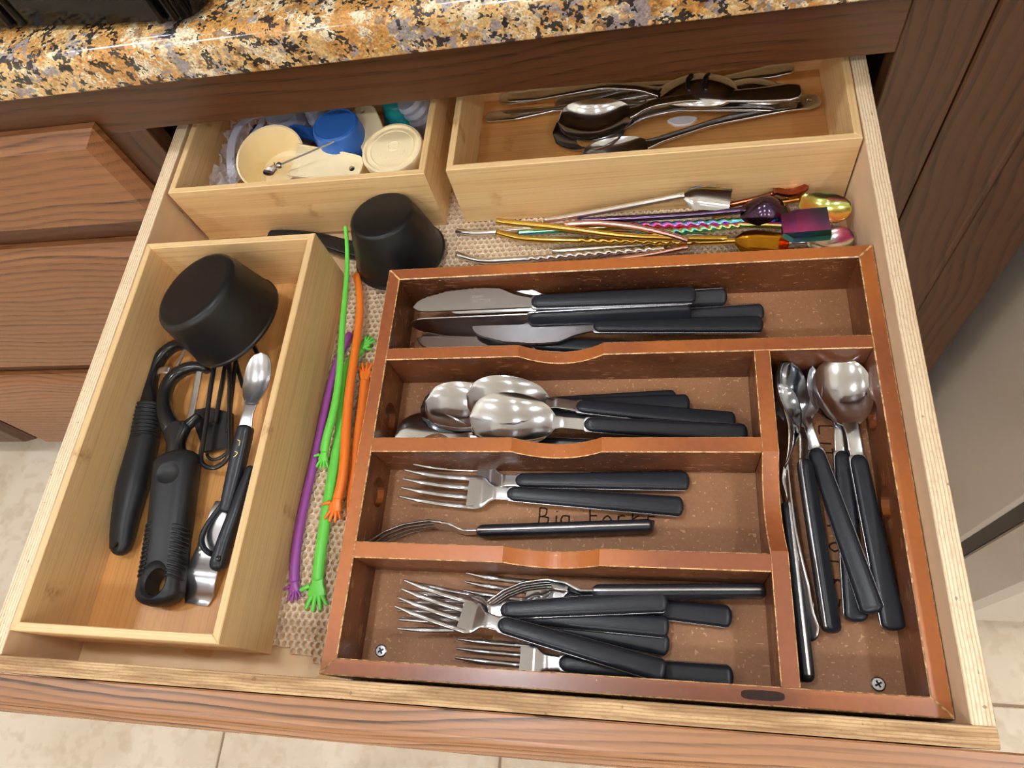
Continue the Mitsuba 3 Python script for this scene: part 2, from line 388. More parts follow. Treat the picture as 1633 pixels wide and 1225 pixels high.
# kitchen units outside the frame, reflected in the cutlery
k = thing('wall_cupboard', 'dark oak wall cupboard above the counter', 'cupboard')
put('body', box(-2.55, 0.73, 0.57, 0.56, 1.055, 1.33), 'oak_z', k)
for i in range(6): put('door', box(-2.54 + i * 0.516, 0.708, 0.575, -2.54 + i * 0.516 + 0.508, 0.728, 1.325, 0.006), 'oak_z', k, smooth=False)
k = thing('kitchen_island', 'dark oak unit with a granite top across the aisle', 'kitchen unit')
put('body', box(-2.2, -2.9, FLOOR + .08, 1.2, -2.0, 0.078), 'oak_z', k)
put('worktop', box(-2.25, -2.95, 0.08, 1.25, -1.95, 0.118, 0.006), 'granite', k)

# ------------------------------------------------------------------ base cabinet, counter, fridge
YF = 0.45
cab = thing('base_cabinet', 'dark oak base cabinet under the granite counter, with drawers beside the open one', 'cabinet')
put('carcass', [box(-2.2, 0.47, FLOOR + .1, -2.18, 1.05, 0.08), box(0.527, 0.47, FLOOR, 0.546, 1.05, 0.08), box(-2.2, 1.03, FLOOR, 0.546, 1.05, 0.08),
                box(-0.303, 0.47, FLOOR + .1, -0.285, 1.03, 0.08), box(0.41, 0.47, FLOOR + .1, 0.428, 1.03, 0.08), box(-2.2, 0.47, FLOOR + .06, 0.546, 1.03, FLOOR + .075), box(-2.2, 0.52, FLOOR, 0.546, 0.535, FLOOR + .06),
                box(-0.285, 0.47, -0.075, -0.268, 1.03, -0.02)], 'dark_interior', cab)
put('top_rail', box(-2.2, YF, 0.0185, 0.3645, YF + 0.02, 0.082), 'oak_rail', cab)
put('stile', box(-0.312, YF, FLOOR + .06, -0.2646, YF + 0.02, 0.0185), 'oak_z', cab)
put('stile', box(0.3645, YF, FLOOR + .06, 0.4195, YF + 0.02, 0.082), 'oak_z', cab)
put('stile', box(-1.12, YF, FLOOR + .06, -1.03, YF + 0.02, 0.0185), 'oak_z', cab)
put('middle_rail', box(-1.03, YF, -0.135, -0.312, YF + 0.02, -0.085), 'oak_rail', cab)
put('middle_rail', box(-1.03, YF, -0.455, -0.312, YF + 0.02, -0.40), 'oak_rail', cab)
put('bottom_rail', box(-2.2, YF, FLOOR + .06, 0.3645, YF + 0.02, FLOOR + .085), 'oak_rail', cab)
def front(x0, x1, z0, z1, m, name):
    i, yb, ym, yf = 0.0125, YF - 0.001, YF - 0.008, 0.430
    q = [(x, y, z) for x in (x0, x1) for z in (z0, z1) for y in (yb, ym)] + [(x, yf + 0.004, z) for x in (x0 + i - .002, x1 - i + .002) for z in (z0 + i - .002, z1 - i + .002)] + [(x, yf, z) for x in (x0 + i, x1 - i) for z in (z0 + i, z1 - i)]
    put(name, hull(q), m, cab, smooth=12)
front(-1.045, -0.306, -0.094, 0.0335, 'oak_x', 'drawer_front')
front(-1.045, -0.306, -0.408, -0.127, 'oak_x', 'drawer_front')
front(-1.045, -0.306, -0.734, -0.446, 'oak_x', 'drawer_front')
front(-1.75, -1.072, -0.734, 0.0335, 'oak_z', 'door')
front(-0.275, 0.375, -0.734, -0.13, 'oak_x', 'drawer_front')
put('filler_strip', box(0.4205, YF - 0.002, FLOOR + .06, 0.4785, YF + 0.02, 0.082, 0.0015), 'oak_z', cab)
put('bead', tube([(0.481, YF + .001, FLOOR + .06), (0.481, YF + .001, -0.4), (0.481, YF + .001, 0.081)], 0.0042, up=(0, 1, 0)), 'oak_z', cab)
put('end_stile', box(0.4845, YF, FLOOR + .06, 0.546, YF + 0.02, 0.082, 0.002), 'oak_z', cab)

r = 0.013
prof = [(1.05, 0.0825), (0.428, 0.0825), (0.425, 0.0855)] + [(0.425 + r - r * math.cos(t), 0.119 - r + r * math.sin(t)) for t in np.linspace(0, math.pi / 2, 9)] + [(1.05, 0.119)]
ct = axes(plate(prof, 2.78, 0.0005), 'yzx'); ct.apply_translation([-2.25 + 1.39, 0, 0])
put('granite_countertop', ct, 'granite', smooth=25, label='polished gold and black speckled granite countertop over the drawers', cat='countertop')

k = thing('toaster_oven', 'black glossy appliance standing on the granite counter at the upper left', 'appliance')
R2 = trimesh.transformations.rotation_matrix(math.radians(-7.5), [0, 0, 1], [-0.14, 0.435, 0])
def ap(m): m = m.copy(); m.apply_transform(R2); return m
body = hull([(cx + 0.018 * math.cos(t), cy + 0.018 * math.sin(t), z) for cx, cy in ((-0.48, 0.456), (-0.158, 0.456), (-0.158, 0.70), (-0.48, 0.70)) for t in np.linspace(0, 2 * np.pi, 17) for z in (0.124, 0.35)])
put('body', ap(body), 'appliance_black', k)
for x in (-0.312, -0.168):
    put('trim_bar', ap(tube([(x, 0.4365, 0.126), (x, 0.4365, 0.23), (x, 0.4365, 0.345)], 0.0042, up=(0, 1, 0))), 'appliance_black', k)
    put('trim_bar', ap(tube([(x + 0.011, 0.4375, 0.126), (x + 0.011, 0.4375, 0.23), (x + 0.011, 0.4375, 0.345)], 0.0028, up=(0, 1, 0))), 'appliance_black', k)
for x, y in ((-0.46, 0.46), (-0.17, 0.46), (-0.17, 0.69), (-0.46, 0.69)):
    f = lathe([(0, 0), (0.012, 0), (0.012, 0.007), (0, 0.007)], 20); f.apply_translation([x, y, 0.119]); put('foot', ap(f), 'black_plastic', k)

k = thing('refrigerator', 'grey refrigerator side standing to the right of the oak cabinet', 'refrigerator')
put('body', box(0.592, 0.256, FLOOR + .03, 1.45, 1.03, 1.0, 0.004), 'fridge_grey', k)
put('gasket', box(0.597, 0.238, FLOOR + .05, 1.445, 0.257, 0.99, 0.001), 'fridge_gasket', k)
put('door', box(0.592, 0.165, FLOOR + .05, 1.45, 0.238, 0.995, 0.008), 'fridge_grey', k)
put('kick_plate', box(0.60, 0.22, FLOOR, 1.44, 0.26, FLOOR + .05), 'fridge_gasket', k)

# ------------------------------------------------------------------ the open drawer
dk = thing('drawer', 'open plywood kitchen drawer with an oak front, full of cutlery boxes', 'drawer')
YI = 0.0019
put('side_panel', box(XL - TL, YI, -0.085, XL, YB + .012, 0, 0.0006), 'plywood_y', dk, smooth=False)
put('side_panel', box(XR, YI, -0.085, XR + TR, YB + .012, 0, 0.0006), 'plywood_y', dk, smooth=False)
put('front_panel', box(XL - TL, YI - 0.0105, -0.085, XR + TR, YI - .0001, 0, 0.0006), 'plywood_x', dk, smooth=False)
put('back_panel', box(XL + .0002, YB, -0.085, XR - .0002, YB + .012, -0.002, 0.0006), 'plywood_x', dk, smooth=False)
put('bottom_panel', box(XL + .0002, YI + .0002, -0.074, XR - .0002, YB - .0002, -0.0693, 0.0002), 'plywood_floor', dk, smooth=False)
r = 0.006
fp = [(-0.0092, -0.120), (-0.0092, -0.0030), (-0.0102, -0.002)] + [(-0.0215 - r * math.sin(t), -0.002 - r + r * math.cos(t)) for t in np.linspace(0.0, 1.45, 6)] + [(-0.0282, -0.0085), (-0.0300, -0.0095), (-0.0318, -0.0135), (-0.0318, -0.120)]
fm = axes(plate(fp, 0.66, 0.0008), 'yzx'); fm.apply_translation([0.049, 0, 0])
put('front_face', fm, 'oak_front_edge', dk, smooth=20)

# perforated non-slip liner
P = 0.0052
xs, ys = np.arange(-0.083, 0.338 - P, P), np.arange(0.0060, 0.425, P * 0.92)
nn = 16; aa = np.arange(nn) / nn * 2 * np.pi + np.pi / 4
sq = np.stack([np.clip(np.cos(aa) * 1.42, -1, 1), np.clip(np.sin(aa) * 1.42, -1, 1)], 1) * 0.5
el = np.stack([np.cos(aa) * 0.32, np.sin(aa) * 0.36], 1)
rings = [(sq, 0.0013), (el * 1.30, 0.0024), (el * 1.08, 0.0021), (el, -0.0012)]
cell = np.vstack([np.column_stack([q[:, 0] * P, q[:, 1] * P * 0.92, np.full(nn, z)]) for q, z in rings])
cf = []
for kx in range(3):
    j = np.arange(nn); l = (j + 1) % nn
    cf += [np.column_stack([kx * nn + j, kx * nn + l, (kx + 1) * nn + l]), np.column_stack([kx * nn + j, (kx + 1) * nn + l, (kx + 1) * nn + j])]
cf = np.vstack(cf); cs = []
for j, y in enumerate(ys):
    for x in xs:
        xx = x + (P / 2 if j % 2 else 0)
        if y < 0.0245 - 0.30 * max(-0.02, xx + 0.0795) + 0.003 * (meshkit.noise(np.array([xx * 120, 3.3, 0.0])) - 0.5): continue
        if xx > 0.335: continue
        cs.append((xx, y))
cs = np.array(cs)
wob = 0.0007 * meshkit.fbm(np.column_stack([cs * 60, 0 * cs[:, :1]]), 2)
V = (cell[None] + np.column_stack([cs, -0.0681 + wob])[:, None]).reshape(-1, 3)
F = (cf[None] + (np.arange(len(cs)) * len(cell))[:, None, None]).reshape(-1, 3)
jit = 0.0009 * (np.stack([meshkit.noise(V * [300, 300, 0], 3), meshkit.noise(V * [300, 300, 0], 4)], 1) - 0.5)
V[:, :2] += jit
put('drawer_liner', trimesh.Trimesh(V, F, process=False), 'liner', smooth=True, label='beige perforated non-slip liner lying in the drawer bottom', cat='drawer liner')

# ------------------------------------------------------------------ bamboo boxes
ZB, ZT, TB = -0.0657, 0.0015, 0.0056
def rectpts(x, y, w, l, rot):
    c, s = math.cos(rot), math.sin(rot)
    return lambda u, v: (x + u * c - v * s, y + u * s + v * c)
def bamboo_box(x, y, w, l, rot, label, floor_mat):
    k = thing('bamboo_box', label, 'storage box'); R = rectpts(x, y, w, l, rot); t = TB
    o = [R(0, 0), R(w, 0), R(w, l), R(0, l)]; i = [R(t, t), R(w - t, t), R(w - t, l - t), R(t, l - t)]
    for a in range(4):
        b = (a + 1) % 4
        put('side_panel', prism([o[a], o[b], i[b], i[a]], ZB, ZT, 0.0006), 'bamboo_x' if a % 2 == 0 else 'bamboo_y', k, smooth=False)
    put('base_panel', prism([R(t, t), R(w - t, t), R(w - t, l - t), R(t, l - t)], ZB + 0.0005, ZB + 0.006, 0.0001), floor_mat, k, smooth=False)
bamboo_box(-0.2378, 0.0175, 0.1563, 0.3158, -0.0018, 'long bamboo box with black peelers and a measuring cup, along the left drawer side', 'bamboo_floor_y')
bamboo_box(-0.2342, 0.3877, 0.2390, 0.146, -0.0049, 'short bamboo box of plastic measuring cups, at the back left of the drawer', 'bamboo_floor_x')
bamboo_box(0.0230, 0.3881, 0.3155, 0.146, -0.0036, 'long bamboo box of large serving spoons, at the back right of the drawer', 'bamboo_floor_x')

# ------------------------------------------------------------------ cutlery tray
tx0, tx1, ty0, ty1 = -0.0206, 0.3394, 0.0046, 0.3078
tz0, tz1, tfl, tw = -0.0657, -0.0191, -0.0597, 0.0102
tray = thing('cutlery_tray', 'worn reddish brown wooden cutlery tray with five compartments', 'cutlery tray')
O4 = [(tx0, ty0), (tx1, ty0), (tx1, ty1), (tx0, ty1)]; I4 = [(tx0 + tw, ty0 + tw), (tx1 - tw, ty0 + tw), (tx1 - tw, ty1 - tw), (tx0 + tw, ty1 - tw)]
def cyl_x(x, y, z, r, d):
    m = trimesh.creation.cylinder(r, d, sections=40); m.apply_transform(trimesh.transformations.rotation_matrix(math.pi / 2, [0, 1, 0])); m.apply_translation([x, y, z]); return m
for a in range(4):
    b = (a + 1) % 4
    m = prism([O4[a], O4[b], I4[b], I4[a]], tz0, tz1, 0.0007)
    if a in (1, 3):
        xx = tx1 - tw if a == 1 else tx0 + tw
        for yy in ((0.1925, 0.1328) if a == 1 else (0.1925, 0.1328)):
            m = trimesh.boolean.difference([m, cyl_x(xx, yy - (0.005 if a == 1 else 0.003), -0.0435, 0.0108, 0.010)], engine='manifold')
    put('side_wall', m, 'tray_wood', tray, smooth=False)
put('base_panel', box(tx0 + tw, ty0 + tw, tz0 + .001, tx1 - tw, ty1 - tw, tfl, 0.0001), 'tray_floor', tray, smooth=False)
def divider(L, s0, s1, depth=0.0125):
    top = [(u, tz1 - (depth * (1 - ((u - (s0 + s1) / 2) / ((s1 - s0) / 2)) ** 2) if s0 < u < s1 else 0)) for u in np.r_[L, np.linspace(s1, s0, 25), 0]]
    return [(0, tz0 + .006), (L, tz0 + .006)] + top
for yc, t in ((0.2305, 0.0100), (0.1577, 0.0108), (0.0830, 0.0110)):
    L = (tx1 - tx0 - 2 * tw) if yc > 0.2 else (0.2540 - tx0 - tw)
    x0 = tx0 + tw
    m = axes(plate(divider(L, 0.0910 - x0, 0.1525 - x0), t, 0.0006), 'xzy'); m.apply_translation([x0, yc, 0])
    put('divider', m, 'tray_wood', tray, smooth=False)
y0 = ty0 + tw
m = axes(plate(divider(0.2255 - y0, 0.0900 - y0, 0.1530 - y0), 0.0104, 0.0006), 'yzx'); m.apply_translation([0.2592, y0, 0])
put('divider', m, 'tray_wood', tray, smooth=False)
def screw(x, y):
    m = trimesh.util.concatenate([lathe([(0, 0), (0.0042, 0), (0.0042, 0.0006), (0.0034, 0.0012), (0, 0.0014)], 24)])
    m.apply_translation([x, y, tfl]); s = put('screw', m, 'steel_satin', tray)
    for q in (0.5, 0.5 + math.pi / 2):
        b = box(-0.0021, -0.0005, 0, 0.0021, 0.0005, 0.00165, 0.0001); b.apply_transform(trimesh.transformations.rotation_matrix(q, [0, 0, 1])); b.apply_translation([x, y, tfl])
        put('slot', b, 'black_plastic', s)
screw(0.0028, 0.0235); screw(0.3142, 0.0223)
sl = [(0.2440 + 0.0115 * math.copysign(abs(math.cos(t)) ** 0.6, math.cos(t)), 0.0098 + 0.0026 * math.copysign(abs(math.sin(t)) ** 0.6, math.sin(t))) for t in np.linspace(0, 2 * np.pi, 32, endpoint=False)]
put('burn_mark', prism(sl, tz1 - 0.002, tz1 + 0.0002, 0.0001), 'burn', tray, label='dark oval burn mark')
GL = {'B': [[(0, 0), (.05, 1)], [(.05, 1), (.45, .9), (.4, .6), (.05, .5)], [(.05, .5), (.55, .4), (.5, .05), (0, 0)]], 'i': [[(.2, 0), (.22, .55)], [(.24, .75), (.25, .8)]],
      'g': [[(.5, .5), (.2, .55), (.05, .3), (.2, .05), (.5, .2)], [(.5, .55), (.5, -.2), (.2, -.35)]], 'F': [[(.1, 0), (.1, 1)], [(.1, 1), (.6, 1)], [(.1, .55), (.5, .55)]],
      'o': [[(.3, .55), (.05, .3), (.25, 0), (.5, .25), (.3, .55)]], 'r': [[(.1, 0), (.1, .55)], [(.1, .35), (.25, .55), (.45, .5)]], 'k': [[(.1, 0), (.1, 1)], [(.45, .55), (.1, .28), (.5, 0)]],
      's': [[(.5, .5), (.15, .5), (.15, .3), (.45, .25), (.4, .02), (.05, .05)]], 'L': [[(.1, 1), (.1, 0), (.6, 0)]], 't': [[(.25, .9), (.25, 0), (.4, 0)], [(0, .6), (.5, .62)]], 'l': [[(.2, 1), (.2, 0)]],
      'e': [[(.05, .3), (.5, .33), (.3, .58), (.05, .3), (.25, 0), (.5, .1)]], ' ': []}
def writing(text, x, y, h, adv, ang):
    ms = []; c, s = math.cos(ang), math.sin(ang); u = 0
    for ch in text:
        for st in GL[ch]:
            q = [(x + (u + a * h) * c - b * h * s, y + (u + a * h) * s + b * h * c, tfl + 0.0001) for a, b in st]
            q = resample(q, 4 * len(q)); ms.append(ribbon(q, 0.00055, 0.00025, n=6))
        u += adv * (0.55 if ch in 'il' else 1.0)
    return ms
put('handwriting', writing('Big Forks', 0.1060, 0.1125, 0.0125, 0.0098, 0.02), 'ink', tray, smooth=False, label='dark handwriting reading Big Forks')
put('handwriting', writing('Little Forks', 0.2985, 0.1880, 0.0125, 0.0115, -math.pi / 2 - 0.03), 'ink', tray, smooth=False, label='dark handwriting reading Little Forks')

# ------------------------------------------------------------------ black-handled cutlery
def handle_parts(L, x0, w0, w1, th=0.0043):
    n = 26; x = np.linspace(x0, L, n); p = np.column_stack([x, 0 * x, 0 * x])
    w = w0 + (w1 - w0) * np.linspace(0, 1, n) ** 0.8
    h = ribbon(p, w, th, e=3.4, n=20, rnd=(0.006, 0.004))
    n2 = 12; x2 = np.linspace(x0 - 0.001, L - 0.0004, n2); w2 = w0 + (w1 - w0) * np.linspace(0, 1, n2) ** 0.8
    c = ribbon(np.column_stack([x2, 0 * x2, 0 * x2]), w2 + 0.0005, 0.0013, e=6, n=20, rnd=(0.003, 0.004))
    return h, c

def fork(L=0.198):
    hx = 0.385 * L; w = 0.0125 * (L / 0.198) ** 0.8
    def zz(x):
        return np.interp(x / L, [0, .06, .13, .22, .29, .34, .385], [0.0085, 0.0015, -0.0035, -0.0055, -0.0035, 0.0, 0.0])
    ms = []; tl = 0.235 * L
    for k in range(4):
        x = np.linspace(0, tl + 0.006, 14); f = np.clip(x / tl, 0, 1)
        yy = (k - 1.5) * (w * 2 - 0.0042) / 3 * (0.94 + 0.06 * f)
        ms.append(ribbon(np.column_stack([x, yy, zz(x)]), np.interp(f, [0, .3, 1], [0.0007, 0.00165, 0.00205]), np.interp(f, [0, 1], [0.0007, 0.0011]), e=3, n=8, rnd=(0.0012, 0)))
    x = np.linspace(tl, hx + 0.004, 20)
    hw = np.interp(x / L, [.235, .27, .30, .325, .345, .40], [w, w * 1.0, w * .86, w * .5, 0.0048, 0.0043])
    ms.append(ribbon(np.column_stack([x, 0 * x, zz(x)]), hw, 0.0011, e=5, n=16))
    h, c = handle_parts(L, hx, 0.0050, 0.0068)
    return {'head': trimesh.util.concatenate(ms), 'handle': h, 'tang': c}

def bowl(L, bl, bw, depth, n=22, m=17):
    """spoon bowl as a closed shell: egg outline from x=0 to bl, half width bw"""
    s = np.linspace(0, 1, n); t = np.linspace(-1, 1, m)
    half = bw * np.sqrt(np.clip(1 - (2 * s - 1) ** 2, 0, 1)) ** 0.9 * (1.08 - 0.20 * s)
    half = np.maximum(half, 0.0006); half[-1] = 0.0045; half[-2] = max(half[-2], 0.0068)
    X = np.repeat(bl * s[:, None], m, 1); Y = half[:, None] * t[None]
    rr = 1 - np.clip((2 * s[:, None] - 1) ** 2 * 0.96 + (t[None] ** 2) * 0.96, 0, 1)
    Zt = -depth * np.clip(1 - np.clip((2 * s[:, None] - 0.96) ** 2, 0, 1), 0, 1) * (1 - t[None] ** 2) ** 0.8
    Zr = np.interp(s, [0, .5, 1], [0.002, 0, 0.001])[:, None]
    top = np.stack([X, Y, Zt + Zr + 0.0005], -1).reshape(-1, 3); bot = np.stack([X, Y, Zt + Zr - 0.0008], -1).reshape(-1, 3)
    V = np.vstack([top, bot]); N = n * m; F = []
    g = np.arange(N).reshape(n, m); a, b, c, d = g[:-1, :-1].ravel(), g[1:, :-1].ravel(), g[1:, 1:].ravel(), g[:-1, 1:].ravel()
    F += [np.column_stack([a, b, c]), np.column_stack([a, c, d]), np.column_stack([a + N, c + N, b + N]), np.column_stack([a + N, d + N, c + N])]
    for e in (g[:, 0][::-1], g[:, -1], g[0, :], g[-1, ::-1]):
        F += [np.column_stack([e[:-1], e[1:], e[1:] + N]), np.column_stack([e[:-1], e[1:] + N, e[:-1] + N])]
    return trimesh.Trimesh(V, np.vstack(F), process=False)

def spoon(L=0.193, bl=0.060, bw=0.0185, depth=0.0085, hx=None):
    hx = hx or bl + 0.020
    b = bowl(L, bl, bw, depth)
    x = np.linspace(bl - 0.002, hx + 0.004, 12)
    neck = ribbon(np.column_stack([x, 0 * x, np.interp(x, [bl - .002, bl + .006, hx, hx + .01], [0.0006, 0.0022, 0, 0])]), np.interp(x, [bl - .002, bl + .006, hx], [0.0052, 0.0042, 0.0043]), 0.0011, e=5, n=12)
    h, c = handle_parts(L, hx, 0.0050, 0.0068)
    return {'head': trimesh.util.concatenate([b, neck]), 'handle': h, 'tang': c}

def knife(L=0.222, flip=1):
    bx = 0.43 * L; n = 40; x = np.linspace(0, bx, n); f = x / bx
    back = np.interp(f, [0, .05, .12, 1], [0.0, 0.0035, 0.0045, 0.0045])
    edge = -np.interp(f, [0, .03, .10, .3, .55, .75, .88, 1], [0.0, 0.0045, 0.0085, 0.0135, 0.0150, 0.0135, 0.0075, 0.0045])
    ser = 0.0005 * np.where((np.arange(n) % 2 == 0) & (f > 0.08) & (f < 0.6), 1, 0)
    o = np.vstack([np.column_stack([x, edge + ser]), np.column_stack([[bx + 0.006, bx + 0.006], [-0.004, 0.0045]]), np.column_stack([x, back])[::-1][:-1]])
    o[:, 1] *= flip
    m = plate(o, 0.0018, 0.0006)
    h, c = handle_parts(L, bx + 0.002, 0.0054, 0.0066)
    return {'head': m, 'handle': h, 'tang': c}

def cutlery(kind, name, parts, L, A, B, roll, label, group, head='blade'):
    k = thing(name, label, kind, group)
    put({'fork': 'tines', 'spoon': 'bowl', 'knife': 'blade'}[kind], pose(parts['head'], A, B, L, roll), 'steel', k, smooth=40)
    put('handle', pose(parts['handle'], A, B, L, roll), 'black_handle', k, smooth=40)
    put('tang', pose(parts['tang'], A, B, L, roll), 'steel_satin', k, smooth=40, label='steel strip along the handle edge')
    return k

g = 'black-handled knives in the top compartment'
LK = 0.220
kn, knf = knife(LK, 1), knife(LK, -1)
k1 = cutlery('knife', 'table_knife', knf, LK, (0.0030, 0.2795, -0.033), (0.2185, 0.2805, -0.0335), 8, 'black-handled knife lying uppermost and farthest back, its serrated edge turned to the back wall', g)
cutlery('knife', 'table_knife', knf, LK, (0.025, 0.2880, -0.052), (0.2420, 0.2872, -0.0475), 35, 'black-handled knife mostly hidden beneath the uppermost knife against the back wall', g)
cutlery('knife', 'table_knife', kn, LK, (0.0010, 0.2700, -0.041), (0.2150, 0.2705, -0.0395), 60, 'black-handled knife turned on edge in the middle of the knife pile', g)
cutlery('knife', 'table_knife', kn, LK, (0.050, 0.2700, -0.0535), (0.2680, 0.2750, -0.0520), 25, 'black-handled knife on the compartment floor whose handle reaches farthest right, behind the front knife', g)
cutlery('knife', 'table_knife', kn, LK, (0.0430, 0.2660, -0.0450), (0.2655, 0.2600, -0.0450), 2, 'black-handled knife at the front with its broad plain blade facing up', g)
cutlery('knife', 'table_knife', kn, LK, (0.0010, 0.2625, -0.0535), (0.2170, 0.2440, -0.0540), 4, 'black-handled knife under the front knife, pressed against the scooped divider', g)
for t, xo, yo in (('CHINA', 0.058, -0.0045), ('STAINLESS', 0.064, -0.0008)):
    m = meshkit.text_mesh(t, 0.0020, 0.0003); m.apply_transform(trimesh.transformations.rotation_matrix(math.pi, [0, 0, 1])); m.apply_translation([xo, 0.0035 + yo * -1, 0.0009])
    put('engraving', pose(m, (0.0030, 0.2795, -0.033), (0.2185, 0.2805, -0.0335), LK, 8), 'steel_silver', k1, smooth=False, label='small engraved letters')

g = 'big black-handled spoons in the second compartment'
LS = 0.193; sp = spoon(LS, 0.062, 0.0205, 0.0080)
def spn(A, B, roll, label): cutlery('spoon', 'table_spoon', sp, LS, A, B, roll, label, g)
spn((0.0065, 0.1985, -0.0530), (0.2030, 0.2060, -0.0540), 0, 'big spoon at the bottom of the stacked bowls, its handle pointing to the back right')
spn((0.0120, 0.1985, -0.0485), (0.2120, 0.2010, -0.0515), 0, 'big spoon in the middle of the stacked bowls, handle uppermost of the rear pair')
spn((0.0180, 0.2010, -0.0440), (0.2080, 0.1800, -0.0530), 0, 'big spoon nested on top of the stacked bowls, with the handle hidden under others')
spn((-0.0030, 0.1770, -0.0540), (0.1850, 0.1660, -0.0550), 14, 'big spoon lying lowest at the front left, bowl tilted against the divider')
spn((0.0500, 0.2035, -0.0385), (0.2420, 0.1845, -0.0460), -4, 'big spoon resting on the stacked bowls with its long handle to the right end')
spn((0.0570, 0.1825, -0.0300), (0.2490, 0.1745, -0.0440), 10, 'big spoon frontmost on top, bowl over the scooped divider')

g = 'big black-handled forks in the third compartment'
LF = 0.198; fk = fork(LF)
def frk(A, B, roll, label): cutlery('fork', 'table_fork', fk, LF, A, B, roll, label, g)
frk((0.0102, 0.1425, -0.0540), (0.2101, 0.1440, -0.0545), 0, 'big fork lying flat at the back of its compartment, partly under the other')
frk((0.0090, 0.1360, -0.0470), (0.2055, 0.1255, -0.0535), 4, 'big fork stacked over the rear fork, handle just above the handwriting')
frk((-0.0050, 0.1010, -0.0510), (0.1855, 0.1115, -0.0520), 88, 'big fork lying on its edge in front, showing a steel stripe along the handle')

g = 'small black-handled forks in the front compartment'
LG = 0.1735; fg = fork(LG)
def sfk(A, B, roll, label): cutlery('fork', 'salad_fork', fg, LG, A, B, roll, label, g)
sfk((0.0587, 0.0665, -0.0540), (0.2331, 0.0556, -0.0545), 0, 'small fork flat on the floor at the back, half covered by the one on edge')
sfk((0.0815, 0.0625, -0.0400), (0.2530, 0.0705, -0.0440), 86, 'small fork lying on its edge along the back divider with a steel stripe')
sfk((0.0200, 0.0590, -0.0530), (0.1945, 0.0365, -0.0540), 0, 'small fork lowest in the fanned pile, third handle from the back')
sfk((0.0195, 0.0520, -0.0470), (0.1945, 0.0470, -0.0485), 0, 'small fork in the middle of the fanned pile, second handle from the back')
sfk((0.0210, 0.0440, -0.0410), (0.1938, 0.0617, -0.0410), 0, 'small fork with the rearmost handle of the fanned pile, lying on top')
sfk((0.0208, 0.0565, -0.0320), (0.1922, 0.0200, -0.0390), -4, 'small fork crossing diagonally on top of the fanned pile')
sfk((0.0575, 0.0240, -0.0540), (0.2319, 0.0206, -0.0545), 0, 'small fork frontmost, along the front wall of the tray')

g = 'small spoons in the right compartment'
LR = 0.1775; sr = spoon(LR, 0.049, 0.0192, 0.0080)
def rsp(A, B, roll, label): cutlery('spoon', 'tea_spoon', sr, LR, A, B, roll, label, g)
rsp((0.3105, 0.2290, -0.0460), (0.3050, 0.0560, -0.0540), 0, 'small spoon nested under the large round bowl, its handle second from the right')
rsp((0.2800, 0.2250, -0.0520), (0.3132, 0.0600, -0.0440), 20, 'small spoon whose handle crosses diagonally over its neighbour')
rsp((0.3110, 0.2230, -0.0400), (0.3235, 0.0510, -0.0460), 0, 'small spoon on top with its shiny round bowl up, handle farthest right')
rsp((0.2790, 0.2210, -0.0385), (0.2895, 0.0480, -0.0475), -48, 'small spoon turned on its side, left of the shiny round bowl')
rsp((0.2695, 0.1930, -0.0450), (0.2725, 0.0200, -0.0500), 80, 'small spoon on edge along the wooden divider, nearest the front')
# ornate all-steel spoon
k = thing('ornate_spoon', 'all-steel spoon with a scrolled handle end between two black handles', 'spoon')
Lo = 0.168; x = np.linspace(0.048, Lo, 30)
hd = ribbon(np.column_stack([x, 0 * x, 0.004 * np.sin((x - .048) / (Lo - .048) * 3.1)]), np.interp(x, [.048, .056, .10, .135, .15, .16, .168], [.0042, .0026, .003, .0056, .0052, .0070, .004]), 0.0013, e=3, n=12, rnd=(0, 0.004))
A, B = (0.2690, 0.2080, -0.0420), (0.2782, 0.0430, -0.0500)
put('bowl', pose(bowl(Lo, 0.05, 0.0165, 0.007), A, B, Lo, 40), 'steel', k)
put('handle', pose(hd, A, B, Lo, 40), 'steel', k)
for s in (-1, 1):
    for xo, rr in ((0.147, .0022), (0.158, .0026)):
        t = np.linspace(0, 5.2, 22); q = np.column_stack([xo + rr * np.cos(t), s * (0.0032 + 0 * t) + rr * 0.8 * np.sin(t), 0.0016 + 0 * t])
        put('scroll', pose(tube(q, 0.0006, n=6), A, B, Lo, 40), 'steel', k)

# ------------------------------------------------------------------ black measuring cups
def cup(rim, base, h, wall=0.0022, corner=0.007):
    """inverted cup: base disc up at z=0, rim at z=-h"""
    c = corner
    out = [(0, 0), (base - c, 0)] + [(base - c + c * math.sin(t), -c + c * math.cos(t)) for t in np.linspace(0.25, 1.35, 6)]
    zr = np.linspace(-c - 0.001, -h + .003, 8); k = (zr + c) / (-h + c)
    out += [(base + (rim - base) * (kk ** 0.85), z) for kk, z in zip(k, zr)] + [(rim + .0008, -h + .002), (rim + .0006, -h)]
    inn = [(rim - wall, -h), (base - wall * .6, -c - wall), (base - c, -wall), (0, -wall)]
    return lathe((out + inn)[::-1], 64)
k = thing('measuring_cup', 'black plastic measuring cup upside down on the liner, behind the cutlery tray corner', 'measuring cup')
n2 = (-0.04, 0.15, 0.985); c2 = (-0.0345, 0.3610, -0.0145)
put('cup', tilt(cup(0.0405, 0.0285, 0.049, corner=0.004), c2, n2), 'black_plastic', k, smooth=30)
hp = spline([(-0.062, 0.3565, -0.060), (-0.088, 0.3630, -0.0590), (-0.115, 0.3725, -0.0585), (-0.145, 0.3785, -0.0585), (-0.166, 0.3805, -0.0585)], 24)
put('handle', ribbon(hp, np.interp(np.linspace(0, 1, 24), [0, .3, .6, 1], [.0085, .0075, .0065, .0055]), 0.0045, e=5, n=16, rnd=(0, 0.004)), 'black_plastic', k)
